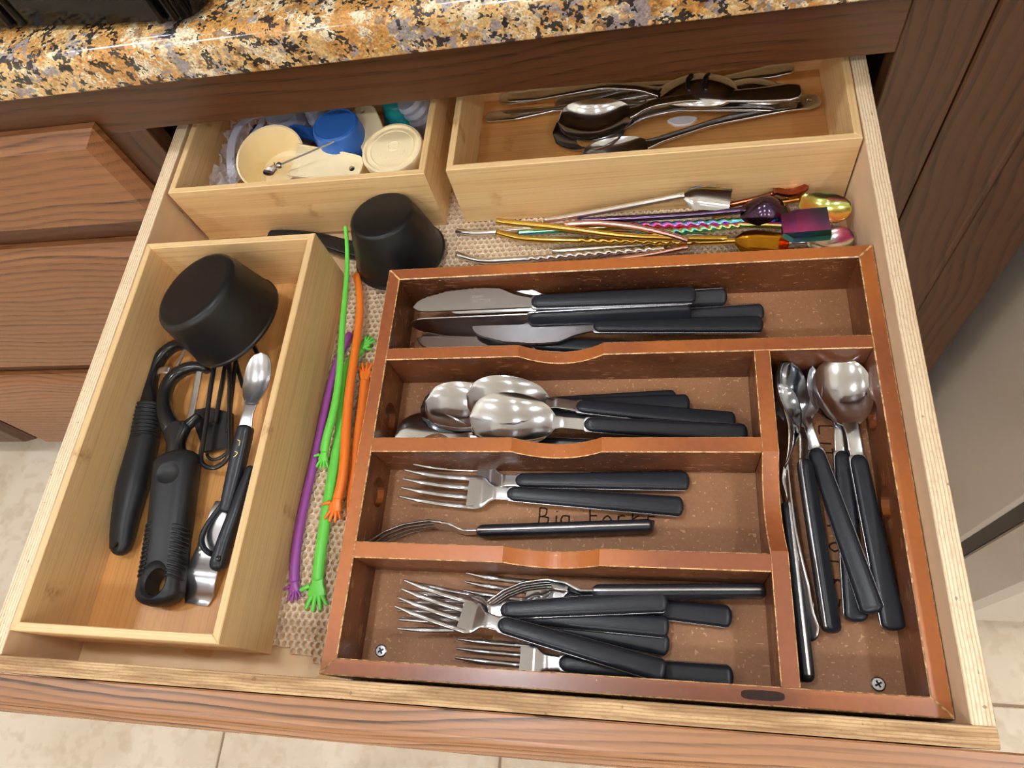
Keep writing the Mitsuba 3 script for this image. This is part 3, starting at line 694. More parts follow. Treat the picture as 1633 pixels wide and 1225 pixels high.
k = thing('measuring_cup', 'large black plastic measuring cup upside down on the utensils in the left bamboo box', 'measuring cup')
n1 = (-0.26, 0.10, 0.96); c1 = (-0.1690, 0.2770, 0.0120)
put('cup', tilt(cup(0.0440, 0.0385, 0.047, corner=0.006), c1, n1), 'black_plastic', k, smooth=30)

# ------------------------------------------------------------------ utensils in the left box
BF = -0.0597
k = thing('peeler', 'black peeler with a wide soft grip, a hanging hole and a glossy C-shaped arch', 'peeler')
hp = spline([(-0.1845, 0.1610, -0.0440), (-0.1775, 0.1218, -0.0450), (-0.1725, 0.0844, -0.0470), (-0.1680, 0.0430, -0.0478)], 40)
s = np.linspace(0, 1, 40)
hm = ribbon(hp, np.interp(s, [0, .05, .2, .45, .62, .8, 1], [.0165, .0180, .0178, .0168, .0162, .0172, .0185]), np.interp(s, [0, .1, .5, 1], [.0090, .0115, .0115, .0100]), e=2.8, n=36, rnd=(0.008, 0.010))
hm = trimesh.Trimesh(hm.vertices, hm.faces, process=True)
try:
    ce = trimesh.creation.cylinder(1.0, 0.06, sections=36); ce.apply_scale([0.0080, 0.0100, 1]); ce.apply_translation([-0.1704, 0.0595, -0.047])
    rc = trimesh.creation.icosphere(3); rc.apply_scale([0.0120, 0.0145, 0.0085]); rc.apply_translation([-0.1704, 0.0600, -0.0345])
    dn = trimesh.creation.icosphere(3); dn.apply_scale([0.0112, 0.0090, 0.0030]); dn.apply_translation([-0.1800, 0.1395, -0.0320])
    hm = trimesh.boolean.difference([hm, ce, rc, dn], engine='manifold')
except Exception: pass
put('handle', hm, 'black_grip', k, smooth=35)
fins = []
for i in range(12):
    f = 0.52 + 0.028 * i
    j = f * 39; j0 = int(j); c = hp[j0] * (1 - (j - j0)) + hp[j0 + 1] * (j - j0)
    for sd in (-1, 1):
        q = np.array([c + [sd * 0.0088, 0.0012 * (1 - 0.3 * sd), 0.0108], c + [sd * 0.0130, 0.0004, 0.0096], c + [sd * 0.0163, -0.0005, 0.0062], c + [sd * 0.0180, -0.001, 0.000]])
        fins.append(ribbon(resample(q, 8), 0.0007, 0.0009, n=6, up=(0, 1, 0.01), rnd=0.0008))
put('grip_ribs', fins, 'black_grip', k, kind='stuff')
put('neck', ribbon(spline([(-0.186, 0.158, -0.0445), (-0.1895, 0.172, -0.0435), (-0.192, 0.184, -0.043)], 12), np.array([.0088, .0082, .0076, .0072, .0072, .0078, .0088, .0100, .0112, .0120, .0118, .0110]), 0.0058, e=2.6, n=20), 'black_gloss', k)
ar = spline([(-0.1950, 0.1800, -0.043), (-0.2050, 0.1930, -0.042), (-0.2112, 0.2120, -0.042), (-0.2085, 0.2260, -0.042), (-0.1990, 0.2335, -0.042), (-0.1860, 0.2350, -0.042), (-0.1770, 0.2325, -0.043)], 36)
put('arch', ribbon(ar, np.interp(np.linspace(0, 1, 36), [0, .3, .8, 1], [.0080, .0058, .0050, .0035]), 0.0055, e=2.5, n=18, rnd=(0.002, 0.003)), 'black_gloss', k)
put('arm', ribbon(spline([(-0.190, 0.178, -0.044), (-0.1805, 0.186, -0.044), (-0.1750, 0.193, -0.0445)], 10), np.linspace(.006, .0028, 10), 0.0045, rnd=(0, .002)), 'black_gloss', k)
put('blade', ribbon(resample([(-0.1850, 0.2310, -0.0420), (-0.1838, 0.206, -0.0440), (-0.1822, 0.1830, -0.0445)], 10), 0.0028, 0.0010, e=5), 'steel', k)

k = thing('peeler', 'slim black peeler with a ribbed collar, leaning on the left wall of the box', 'peeler')
hp = spline([(-0.2135, 0.0790, -0.0500), (-0.2165, 0.0969, -0.0490), (-0.2195, 0.1362, -0.0475), (-0.2215, 0.1745, -0.0470)], 34); s = np.linspace(0, 1, 34)
put('handle', ribbon(hp, np.interp(s, [0, .15, .55, 1], [.0075, .0092, .0125, .0112]), np.interp(s, [0, .2, .6, 1], [.006, .0085, .0108, .0105]), e=2.3, n=24, rnd=(0.008, 0.001)), 'black_grip', k)
m = lathe([(0, -.0004), (0.0034, -.0004), (0.0034, .0004), (0, .0004)], 20); m.apply_transform(trimesh.transformations.rotation_matrix(-0.5, [1, 0.6, 0])); m.apply_translation([-0.2155, 0.0850, -0.0420])
put('hole', m, 'black_gloss', k)
cp = spline([(-0.2214, 0.1720, -0.0470), (-0.2235, 0.1880, -0.0465), (-0.2250, 0.2020, -0.0462)], 80)
put('collar', ribbon(cp, 0.0108 + 0.0007 * np.cos(np.linspace(0, 1, 80) * 2 * np.pi * 9), 0.0104 + 0.0007 * np.cos(np.linspace(0, 1, 80) * 2 * np.pi * 9), n=24), 'black_grip', k, smooth=True)
ar = spline([(-0.2252, 0.2000, -0.046), (-0.2315, 0.2200, -0.046), (-0.2320, 0.2394, -0.046), (-0.2262, 0.2525, -0.0455), (-0.2160, 0.2590, -0.045), (-0.2055, 0.2560, -0.045)], 34)
put('arch', ribbon(ar, np.interp(np.linspace(0, 1, 34), [0, .3, 1], [.0088, .0058, .0040]), 0.0058, e=2.4, n=18, rnd=(0.001, 0.003)), 'black_gloss', k)
put('blade', ribbon(resample([(-0.2265, 0.2300, -0.0440), (-0.2190, 0.2318, -0.0395), (-0.2120, 0.2325, -0.0410)], 8), np.linspace(.0030, .0012, 8)[::-1] + .001, 0.0009, e=4, rnd=.001), 'steel', k)
put('blade_rod', tube([(-0.2080, 0.2560, -0.046), (-0.2140, 0.2300, -0.047), (-0.2190, 0.2040, -0.047)], 0.0016), 'steel_satin', k)

k = thing('grapefruit_spoon', 'steel scoop spoon with a black handle along the right wall of the left box', 'spoon')
A, B, Ls = (-0.1216, 0.2400, -0.0290), (-0.1292, 0.1120, -0.0445), 0.1285
b = bowl(Ls, 0.044, 0.0118, 0.0050); x = np.linspace(0.042, 0.066, 10)
nk = ribbon(np.column_stack([x, 0 * x, 0.0012 * np.sin((x - .042) / .024 * 3.1)]), np.interp(x, [.042, .05, .066], [.0056, .0048, .0062]), 0.0010, e=5)
put('bowl', pose([b, nk], A, B, Ls, 0), 'steel_satin', k)
x = np.linspace(0.060, Ls, 26)
put('handle', pose(ribbon(np.column_stack([x, 0 * x, 0 * x]), np.interp(x, [.06, .075, .1, .118, .1285], [.0062, .0068, .0066, .0058, .0050]), 0.0052, e=2.8, n=20, rnd=(.003, .003)), A, B, Ls, 0), 'black_handle', k)
for xx, sgn in ((0.073, 1), (0.082, -1)):
    q = np.array([(xx, -0.0012, 0.0053), (xx + .001, 0.0012, 0.0053), (xx + .0045, 0.0012 * sgn, 0.0054)])
    put('mark', pose(ribbon(resample(q, 8), 0.0004, 0.0003, n=6), A, B, Ls, 0), 'yellow_paint', k, label='small pale yellow print')

k = thing('bottle_opener', 'bent steel bottle opener with a black looped handle at the front of the left box', 'bottle opener')
q = spline([(-0.1370, 0.122, -0.0490), (-0.1400, 0.0955, -0.0510), (-0.1420, 0.0760, -0.0528), (-0.1425, 0.0690, -0.0515), (-0.1430, 0.0630, -0.0530), (-0.1445, 0.0470, -0.0580)], 40)
put('plate', ribbon(q, np.interp(np.linspace(0, 1, 40), [0, .3, .55, .72, .9, 1], [.0066, .0085, .0128, .0138, .0128, .0098]), 0.0008, e=6, n=16), 'steel_satin', k, smooth=25)
lp = spline([(-0.1290, 0.1290, -0.0450), (-0.1362, 0.1170, -0.0455), (-0.1440, 0.1020, -0.0460), (-0.1452, 0.0920, -0.0460), (-0.1405, 0.0850, -0.0460), (-0.1335, 0.0818, -0.0450)], 34)
put('loop', ribbon(lp, 0.0021, 0.0022, n=12), 'black_handle', k)
hp = spline([(-0.1140, 0.1480, -0.0420), (-0.1165, 0.1300, -0.0415), (-0.1195, 0.1080, -0.0415), (-0.1235, 0.0850, -0.0430), (-0.1245, 0.0690, -0.0440)], 30)
put('handle', ribbon(hp, np.interp(np.linspace(0, 1, 30), [0, .5, 1], [.0040, .0055, .0066]), 0.0060, e=2.5, n=20, rnd=(.003, .006)), 'black_handle', k)
put('rivet', lathe([(0, 0), (0.0022, 0), (0.0018, 0.0012), (0, 0.0016)], 16).apply_translation([-0.1215, 0.0770, -0.0372]), 'black_gloss', k)

k = thing('wire_utensil', 'black wire utensil with long rods and a rounded loop, under the upside-down cup', 'utensil')
loop = spline([(-0.1746, 0.2440, -0.0440), (-0.1704, 0.2007, -0.0455), (-0.1658, 0.1640, -0.0460), (-0.1625, 0.1525, -0.0460), (-0.1500, 0.1485, -0.0460), (-0.1420, 0.1545, -0.0460), (-0.1430, 0.1712, -0.0455), (-0.1531, 0.2106, -0.0450), (-0.1625, 0.2440, -0.0440)], 60)
put('loop', ribbon(loop, 0.0019, 0.0019, n=10), 'black_wire', k)
put('inner_loop', tube(spline([(-0.1630, 0.1610, -0.0500), (-0.1560, 0.1565, -0.0500), (-0.1470, 0.1610, -0.0500), (-0.1450, 0.1700, -0.0500)], 16), 0.0013), 'black_wire', k)
for a, b in (((-0.1686, 0.2420, -0.0500), (-0.1640, 0.1889, -0.0510)), ((-0.1483, 0.2610, -0.0500), (-0.1380, 0.2470, -0.0500)), ((-0.1610, 0.2470, -0.0500), (-0.1465, 0.2200, -0.0500)), ((-0.1580, 0.2420, -0.0480), (-0.1500, 0.1800, -0.0500))):
    put('rod', tube(resample([a, (np.array(a) + b) / 2, b], 6), 0.0018), 'black_wire', k)
put('plate', prism([(-0.1940, 0.2010), (-0.1690, 0.1640), (-0.1455, 0.1690), (-0.1530, 0.1985), (-0.1755, 0.2040)], -0.0565, -0.0535, 0.0006), 'black_wire', k)

# ------------------------------------------------------------------ hand-shaped drink sticks
def hand(c, d, size, up=(0, 0, 1)):
    d = np.asarray(d, float); d /= np.linalg.norm(d); s = np.cross(up, d); s /= np.linalg.norm(s); c = np.asarray(c, float); ms = []
    P = lambda a, b, z=0.0: c + d * a * size + s * b * size + np.array([0, 0, z])
    ms.append(ribbon([P(-.5, 0), P(.1, 0), P(.5, 0), P(.8, 0)], [.30 * size, .36 * size, .52 * size, .56 * size], [.0021, .0020, .0017, .0015], e=2.6, n=12, rnd=(0, .001)))
    for ang, ln, w in ((-1.15, .62, .15), (-.42, .92, .14), (-.10, 1.0, .14), (.22, .95, .14), (.55, .78, .13)):
        b0 = P(.62 if abs(ang) < 1 else .2, math.sin(ang) * .50)
        e = b0 + (d * math.cos(ang) + s * math.sin(ang)) * size * ln
        ms.append(ribbon(resample([b0, (b0 + e) / 2 + [0, 0, .0004], e], 7), np.linspace(w, w * .75, 7) * size, 0.0013, n=8, rnd=(0, .0012)))
    return ms
def stick(color, pts, r0, r1, hands, label):
    k = thing('drink_stick', label, 'drink stirrer', 'hand-shaped plastic drink sticks')
    p = spline(pts, 44); s = np.linspace(0, 1, 44); r0, r1 = r0 * 1.2, r1 * 1.2
    put('shaft', ribbon(p, np.interp(s, [0, 1], [r0, r1]), np.interp(s, [0, 1], [r0, r1]) * 0.85, n=14, rnd=.002), color, k, smooth=True)
    for end, size in hands:
        c, d = (p[-1], p[-1] - p[-3]) if end else (p[0], p[0] - p[2])
        put('hand', hand(c, d, size * 1.25), color, k, smooth=40)
ZL = -0.0660
stick('purple_stick', [(-0.0660, 0.2752, -0.0615), (-0.0725, 0.2452, -0.0615), (-0.0755, 0.1642, -0.0615), (-0.0766, 0.1039, -0.0615), (-0.0745, 0.0805, -0.0615), (-0.0720, 0.0660, -0.0620)], 0.0026, 0.0032, ((1, .0066),), 'purple plastic stick with a small hand, closest to the bamboo box')
stick('green_stick', [(-0.0526, 0.2600, -0.0615), (-0.0600, 0.2480, -0.0610), (-0.0598, 0.2071, -0.0610), (-0.0577, 0.1536, -0.0610), (-0.0568, 0.1161, -0.0612), (-0.0557, 0.0855, -0.0615), (-0.0545, 0.0680, -0.0625)], 0.0036, 0.0036, ((1, .0105), (0, .0064)), 'green plastic stick with an open five-fingered hand nearest the drawer front')
stick('orange_stick', [(-0.0451, 0.2300, -0.0615), (-0.0440, 0.2181, -0.0615), (-0.0417, 0.1666, -0.0618), (-0.0385, 0.1286, -0.0620), (-0.0345, 0.0952, -0.0620)], 0.0034, 0.0030, ((0, .0084),), 'orange plastic stick wedged against the tray wall, its hand pointing to the back')
stick('orange_stick', [(-0.0700, 0.3330, -0.0580), (-0.0610, 0.3079, -0.0560), (-0.0540, 0.2319, -0.0540), (-0.0493, 0.1770, -0.0545), (-0.0460, 0.1437, -0.0550), (-0.0475, 0.1270, -0.0560)], 0.0026, 0.0034, ((1, .0084),), 'orange plastic stick lying over the green one, its hand pointing to the front')
stick('green_stick', [(-0.0766, 0.3679, -0.0350), (-0.0725, 0.3442, -0.0400), (-0.0658, 0.2739, -0.0450), (-0.0615, 0.1922, -0.0500), (-0.0632, 0.1770, -0.0510), (-0.0648, 0.1640, -0.0545)], 0.0014, 0.0030, ((1, .0064),), 'green plastic stick lying uppermost, its thin tip beside the upside-down cup')

# ------------------------------------------------------------------ metal spoon straws
def twist_fn(a, b, turns):
    return lambda s, t: 1 + 0.17 * ((s > a) & (s < b))[:, None] * np.cos(2 * t[None] - s[:, None] * turns * 2 * np.pi)
def straw(matl, pts, r, label, tw=None, group='metal spoon straws'):
    k = thing('spoon_straw', label, 'straw', group)
    p = resample(pts, 150 if tw else 30)
    put('tube', ribbon(p, r, r, n=14 if tw else 10, twist=twist_fn(*tw) if tw else None), matl, k, smooth=True)
    return k
def shovel(k, matl, A, B, w, depth=0.003, roll=0.0, L=0.035, name='scoop'):
    n, m = 9, 11; s = np.linspace(0, 1, n); t = np.linspace(-1, 1, m)
    hw = np.interp(s, [0, .12, .3, 1], [.003, w * .75, w, w * .88])
    X = np.repeat(L * (1 - s)[:, None], m, 1); Y = hw[:, None] * t[None]; Zz = -depth * (1 - np.abs(t[None]) ** 3) * np.interp(s, [0, .2, 1], [0.2, 1, .5])[:, None]
    top = np.stack([X, Y, Zz], -1).reshape(-1, 3); g = np.arange(n * m).reshape(n, m); N = n * m
    V = np.vstack([top, top - [0, 0, .0009]]); a, b, c, d = g[:-1, :-1].ravel(), g[1:, :-1].ravel(), g[1:, 1:].ravel(), g[:-1, 1:].ravel()
    F = [np.column_stack([a, c, b]), np.column_stack([a, d, c]), np.column_stack([a + N, b + N, c + N]), np.column_stack([a + N, c + N, d + N])]
    for e in (g[:, 0], g[:, -1][::-1], g[0, ::-1], g[-1, :]): F += [np.column_stack([e[:-1], e[1:], e[1:] + N]), np.column_stack([e[:-1], e[1:] + N, e[:-1] + N])]
    mm = trimesh.Trimesh(V, np.vstack(F), process=False)
    put(name, pose(mm, A, B, L, roll), matl, k, smooth=40)
R = 0.0027
straw('steel_silver', [(0.0166, 0.3758, -0.0620), (0.0469, 0.3718, -0.0620), (0.0741, 0.3738, -0.0618), (0.1500, 0.3640, -0.0615), (0.2300, 0.3560, -0.0615)], R, 'plain silver straw lowest at the back left, its bent end farthest left')
k = straw('steel_silver', [(0.0960, 0.3765, -0.0560), (0.1500, 0.3762, -0.0470), (0.2131, 0.3758, -0.0345)], R, 'straight silver straw rising along the bamboo box, with a flat scoop at its raised end')
shovel(k, 'steel', (0.2480, 0.3690, -0.0360), (0.2125, 0.3740, -0.0340), 0.0100, roll=-58, L=0.036)
k = straw('rainbow_blue', [(0.0742, 0.3659, -0.0570), (0.1125, 0.3662, -0.0565), (0.1725, 0.3640, -0.0545), (0.2168, 0.3605, -0.0520), (0.2663, 0.3575, -0.0480)], R, 'blue and violet rainbow straw with a twisted shaft in the middle of the bundle', (0.45, 0.92, 22))
k = straw('purple_metal', [(0.1255, 0.3716, -0.0530), (0.2167, 0.3666, -0.0480), (0.2600, 0.3640, -0.0430)], R, 'dark purple straw ending in a round polished spoon with its back up')
hd = bowl(0.036, 0.036, 0.0145, 0.013); put('bowl', pose(hd, (0.2900, 0.3605, -0.0450), (0.2560, 0.3640, -0.0450), 0.036, 180), 'purple_metal', k)
k = straw('rainbow_metal', [(0.1600, 0.3560, -0.0560), (0.2168, 0.3555, -0.0540), (0.2523, 0.3545, -0.0500), (0.2868, 0.3440, -0.0400)], R, 'teal and gold rainbow straw with a square rainbow scoop', (0.05, 0.75, 18))
hb = hull([(0, y, z) for y in (-.0085, .0085) for z in (-.004, .002)] + [(x, y, z) for x in (0.007, 0.034) for y in (-.0125, .0125) for z in (-.006, .0)] + [(x, y, .0045) for x in (0.010, 0.033) for y in (-.0105, .0105)])
put('scoop', pose(remap(hb, lambda v: np.column_stack([0.034 - v[:, 0], v[:, 1], v[:, 2]])), (0.3180, 0.3430, -0.0370), (0.2840, 0.3420, -0.0370), 0.034, 0), 'rainbow_metal', k, smooth=False)
k = straw('gold_metal', [(0.0564, 0.3727, -0.0480), (0.0938, 0.3654, -0.0480), (0.1800, 0.3487, -0.0500), (0.2450, 0.3440, -0.0520)], R, 'straight gold straw lying uppermost, its open end at the left')
k = straw('gold_metal', [(0.0555, 0.3673, -0.0560), (0.0841, 0.3579, -0.0560), (0.1298, 0.3530, -0.0560), (0.1800, 0.3480, -0.0550), (0.2162, 0.3446, -0.0550), (0.2518, 0.3420, -0.0530)], R, 'bent gold straw with a twisted shaft and an amber scoop', (0.37, 0.86, 22))
shovel(k, 'amber_metal', (0.2900, 0.3340, -0.0520), (0.2510, 0.3400, -0.0500), 0.0105, depth=0.004, roll=-15, L=0.040)
straw('steel_silver', [(0.0204, 0.3491, -0.0600), (0.0531, 0.3401, -0.0600), (0.0822, 0.3401, -0.0598), (0.1388, 0.3415, -0.0590), (0.1969, 0.3425, -0.0590)], R, 'bent silver straw with a twisted shaft in front, nearest the tray', (0.36, 0.95, 22))
straw('rose_metal', [(0.1155, 0.3645, -0.0480), (0.1350, 0.3640, -0.0475), (0.1555, 0.3610, -0.0472), (0.2149, 0.3425, -0.0500)], R, 'bent rose gold straw crossing over the bundle')
straw('steel_silver', [(0.1041, 0.3480, -0.0620), (0.1522, 0.3490, -0.0618), (0.2300, 0.3520, -0.0600)], R, 'straight silver straw tucked under the twisted gold one')
straw('rose_metal', [(0.0928, 0.3330, -0.0620), (0.1160, 0.3335, -0.0615), (0.1749, 0.3360, -0.0590), (0.2150, 0.3400, -0.0550)], R, 'pinkish straw lowest along the tray back wall')
k = straw('gold_metal', [(0.2350, 0.3700, -0.0560), (0.2750, 0.3735, -0.0510), (0.3020, 0.3745, -0.0470)], 0.0022, 'pale gold straw at the right end with a leaf-shaped rainbow spoon')
hd = bowl(0.038, 0.038, 0.0115, 0.006); put('bowl', pose(remap(hd, lambda v: v), (0.3370, 0.3580, -0.0470), (0.3010, 0.3700, -0.0450), 0.038, -20), 'rainbow_gold', k)
k = straw('copper_metal', [(0.2250, 0.3800, -0.0600), (0.2700, 0.3815, -0.0520), (0.2830, 0.3818, -0.0470)], 0.0022, 'copper coloured straw spoon behind the dark round spoon')
hd = bowl(0.026, 0.026, 0.0095, 0.005); put('bowl', pose(hd, (0.3070, 0.3800, -0.0430), (0.2820, 0.3812, -0.0450), 0.026, 30), 'copper_metal', k)
k = straw('steel_silver', [(0.2200, 0.3500, -0.0620), (0.2700, 0.3440, -0.0600), (0.3060, 0.3390, -0.0560)], 0.0022, 'silver straw under the square scoop with only its rounded spoon edge showing')
hd = bowl(0.034, 0.034, 0.0125, 0.006); put('bowl', pose(hd, (0.3375, 0.3370, -0.0530), (0.3040, 0.3400, -0.0540), 0.034, 0), 'steel_silver', k)

# ------------------------------------------------------------------ serving cutlery in the back right box
def server(label, bl, bw, depth, L, A, B, roll, arch, widths, face=1, extra=None, name='serving_spoon', cat='spoon'):
    k = thing(name, label, cat, 'steel serving pieces in the back right box')
    if bl:
        b = bowl(L, bl, bw, depth); put('bowl', pose(b, A, B, L, roll), 'steel', k, smooth=40)
    x = np.linspace(bl - 0.002 if bl else 0, L, 40); f = (x - x[0]) / (L - x[0])
    z = np.interp(f, *arch)
    z = np.convolve(np.r_[[z[0]] * 2, z, [z[-1]] * 2], np.ones(5) / 5, 'valid')
    put('handle', pose(ribbon(np.column_stack([x, 0 * x, z]), np.interp(f, *widths), 0.0017, e=3, n=14, rnd=(0, .004)), A, B, L, roll), 'steel', k, smooth=40)
    return k
W1 = ([0, .08, .35, .75, .93, 1], [.0060, .0040, .0036, .0072, .0088, .0060])
server('serving spoon lying lower in the nested pair of big bowls', .066, .0215, .011, .205, (0.1330, 0.4700, -0.0510), (0.3050, 0.4730, -0.0490), 6, ([0, .12, .3, .8, 1], [.001, .012, .016, .010, .004]), W1)
server('serving spoon with the uppermost big dark bowl, handle curving to the right', .066, .0215, .012, .205, (0.1365, 0.4720, -0.0400), (0.3110, 0.4775, -0.0400), 10, ([0, .12, .3, .8, 1], [.001, .012, .014, .006, .006]), W1)
k = server('slotted serving spoon at the back with its back turned up', .068, .0200, .010, .215, (0.2610, 0.4800, -0.0300), (0.0480, 0.5150, -0.0460), 180, ([0, .1, .3, .8, 1], [.0, -.006, -.010, -.002, .0]), W1)
for xo in (0.024, 0.038):
    put('slot', pose(remap(ribbon(resample([(xo, -.010, .0098), (xo + .003, 0, .0112), (xo, .010, .0098)], 9), 0.0019, 0.0012, n=8, rnd=.002), lambda v: v * [1, 1, -1]), (0.2610, 0.4800, -0.0300), (0.0480, 0.5150, -0.0460), .215, 180), 'black_wire', k, label='dark slot through the bowl')
server('plain serving spoon whose dark bowl lies beside the slotted one', .060, .0170, .009, .200, (0.2960, 0.4800, -0.0390), (0.1000, 0.5080, -0.0500), 170, ([0, .1, .3, .8, 1], [.0, -.006, -.010, -.002, .0]), W1)
server('butter knife with a broad rounded handle end at the left', .0, 0, 0, .150, (0.1850, 0.4930, -0.0450), (0.0340, 0.4985, -0.0520), 8, ([0, .5, 1], [0, .002, .0]), ([0, .3, .55, .8, 1], [.0080, .0075, .0034, .0085, .0070]), name='butter_knife', cat='knife')
k = server('serving piece with a patterned handle end, its head hidden by the box front', .060, .0190, .007, .205, (0.1360, 0.4380, -0.0530), (0.3275, 0.4765, -0.0500), 0, ([0, .12, .4, .8, 1], [.001, .004, .008, .008, .004]), W1)
for i, xx in enumerate((0.170, 0.178, 0.186, 0.194)):
    t = np.linspace(0, 5.5, 20); q = np.column_stack([xx + .0022 * np.cos(t), (-1) ** i * .002 + .002 * np.sin(t), .0085 + 0 * t])
    put('relief', pose(tube(q, .0005, n=6), (0.1360, 0.4380, -0.0530), (0.3275, 0.4765, -0.0500), .205, 0), 'steel', k)
server('thin steel handle running behind the butter knife', .0, 0, 0, .17, (0.2250, 0.5020, -0.0380), (0.0560, 0.5110, -0.0420), 0, ([0, .5, 1], [0, .003, 0]), ([0, .5, .85, 1], [.0040, .0035, .0075, .006]), name='serving_fork', cat='fork')
server('steel fork handle at the back right corner', .0, 0, 0, .125, (0.1850, 0.5000, -0.0480), (0.3080, 0.5080, -0.0380), 0, ([0, .5, 1], [0, .003, 0]), ([0, .5, .85, 1], [.0040, .0035, .0075, .006]), name='serving_fork', cat='fork')
server('steel fork handle just in front of the one in the back right corner', .0, 0, 0, .125, (0.1850, 0.4960, -0.0540), (0.3020, 0.4930, -0.0460), 0, ([0, .5, 1], [0, .003, 0]), ([0, .5, .85, 1], [.0040, .0035, .0075, .006]), name='serving_fork', cat='fork')
for (x, y), rr, lb in (((0.1440, 0.4690), 0.0075, 'small white plastic scrap left of the big spoon bowls'), ((0.2145, 0.4794), 0.0095, 'small white plastic scrap beneath the spoon handle')):
    aa2 = np.linspace(0, 2 * np.pi, 18, endpoint=False)
    put('plastic_scrap', prism([(x + rr * (1.3 + .2 * math.sin(3 * t)) * math.cos(t), y + rr * .62 * math.sin(t)) for t in aa2], BF, BF + 0.0022, 0.0008), 'white_plastic', label=lb, cat='plastic scrap', smooth=30)

# ------------------------------------------------------------------ plastic measuring things in the back left box
k = thing('measuring_scoop', 'cream plastic measuring scoop, open cup up, its flat handle along the box front', 'measuring scoop')
nr = (0.05, -0.22, 0.97); rc = (-0.1555, 0.4375, -0.0160); nz = np.array(nr) / np.linalg.norm(nr)
op = lathe([(0, -.040), (.024, -.040), (.028, -.037), (.0318, -.002), (.0330, -.0005), (.0328, .0006), (.0312, .0004), (.0270, -.035), (.023, -.0375), (0, -.0375)], 56)
put('cup', tilt(op, rc, nr), 'cream_plastic', k)
ho = [(0.024, -.0165), (0.06, -.0150), (0.084, -.0125), (0.0905, -.0090), (0.0915, .0090), (0.086, .0130), (0.06, .0150), (0.024, .0165)]
hm = plate(ho, 0.0030, 0.0008); hm.apply_translation([0, 0, -0.001])
hm = trimesh.boolean.difference([trimesh.Trimesh(hm.vertices, hm.faces, process=True), trimesh.creation.cylinder(.0026, .02, sections=20).apply_translation([.082, 0, 0])], engine='manifold')
rimr = [ribbon(resample([(q[0], q[1] * .93, .001) for q in ho], 40), .0010, .0014, n=8)]
put('handle', tilt([hm] + rimr, rc, nr, -11), 'cream_plastic', k)
k = thing('measuring_cup', 'blue plastic measuring cup upside down in the back left box', 'measuring cup')
bc = (-0.0915, 0.4600, -0.0060); bn = (0.02, 0.05, 0.99)
put('cup', tilt(cup(0.0255, 0.0215, 0.040, corner=0.003), bc, bn), 'blue_plastic', k)
put('handle', ribbon(spline([(-0.110, 0.4650, -0.0360), (-0.135, 0.4775, -0.0290), (-0.160, 0.4815, -0.0280), (-0.1870, 0.4830, -0.0290)], 20), np.linspace(.0060, .0080, 20), .0030, e=4, n=16, rnd=(0, .004)), 'blue_plastic', k)
put('rim_line', tilt(lathe([(.0185, 0), (.0195, .0006), (.0205, 0)], 48), bc, bn), 'blue_plastic', k)
k = thing('round_container', 'round cream plastic tub with a rimmed lid facing up, in the back left box corner', 'tub')
ln = (0.0, -0.05, 0.99); lc = (-0.0350, 0.4315, -0.0130)
put('tub', tilt(lathe([(0, -.042), (.022, -.042), (.0255, -.004), (0, -.004)][::1], 56), lc, ln), 'cream_plastic', k)
put('lid', tilt(lathe([(0, -.003), (.0275, -.007), (.0280, -.001), (.0270, .001), (.0250, .0014), (.0235, -.0005), (.0205, -.0004), (.0200, .0004), (.0192, -.0002), (0, -.0002)], 64), lc, ln), 'cream_plastic', k)
put('emboss', tilt(lathe([(.0042, -.0002), (.0048, .0006), (.0054, -.0002)], 32), np.array(lc) + [0.001, .003, 0], ln), 'cream_plastic', k)
bits = [box(-.0008, -.0015, 0, .0008, .0015, .0005, .0001).apply_translation([.012 * math.cos(t), .011 * math.sin(t), -.0002]) for t in np.linspace(3.7, 6.0, 9)]
put('emboss', tilt(bits, lc, ln), 'cream_plastic', k)
k = thing('measuring_scoop', 'cream plastic scoop handle with a hole, pointing to the back beside the blue cup', 'measuring scoop')
d = np.array([-0.016, 0.040, 0.010]); d /= np.linalg.norm(d)
ho2 = [(-.002, -.0125), (.022, -.0130), (.040, -.0120), (.047, -.0085), (.050, -.003), (.050, .003), (.047, .0085), (.040, .0120), (.022, .0130), (-.002, .0125)]
h2 = plate(ho2, .0030, .0008); h2 = trimesh.boolean.difference([trimesh.Trimesh(h2.vertices, h2.faces, process=True), trimesh.creation.cylinder(.0024, .02, sections=20).apply_translation([.042, 0, 0])], engine='manifold')
put('handle', pose(h2, (-0.0580, 0.4480, -0.0260), (-0.0770, 0.4935, -0.0180), 0.05), 'cream_plastic', k)
put('cup', tilt(lathe([(0, -.028), (.017, -.028), (.0215, 0), (.0205, 0), (.016, -.0265), (0, -.0265)], 40), (-0.0520, 0.4270, -0.0290), (0, 0, 1)), 'cream_plastic', k)
k = thing('small_cup', 'teal plastic cup at the back of the left rear box', 'cup')
put('cup', tilt(cup(.021, .015, .032, corner=.007), (-0.0450, 0.5030, -0.0200), (0, 0.05, 1)), 'teal_plastic', k)
k = thing('clear_cup', 'clear ribbed plastic cup by the right wall of the left rear box', 'cup')
pr = [(0, 0)] + [(.0125 + .0012 * (i % 2) + .0006 * i, -.004 * i) for i in range(11)]
put('cup', tilt(lathe(pr, 40), (-0.0270, 0.4880, -0.0100), (-0.35, -0.10, 0.9)), 'frosted_plastic', k)
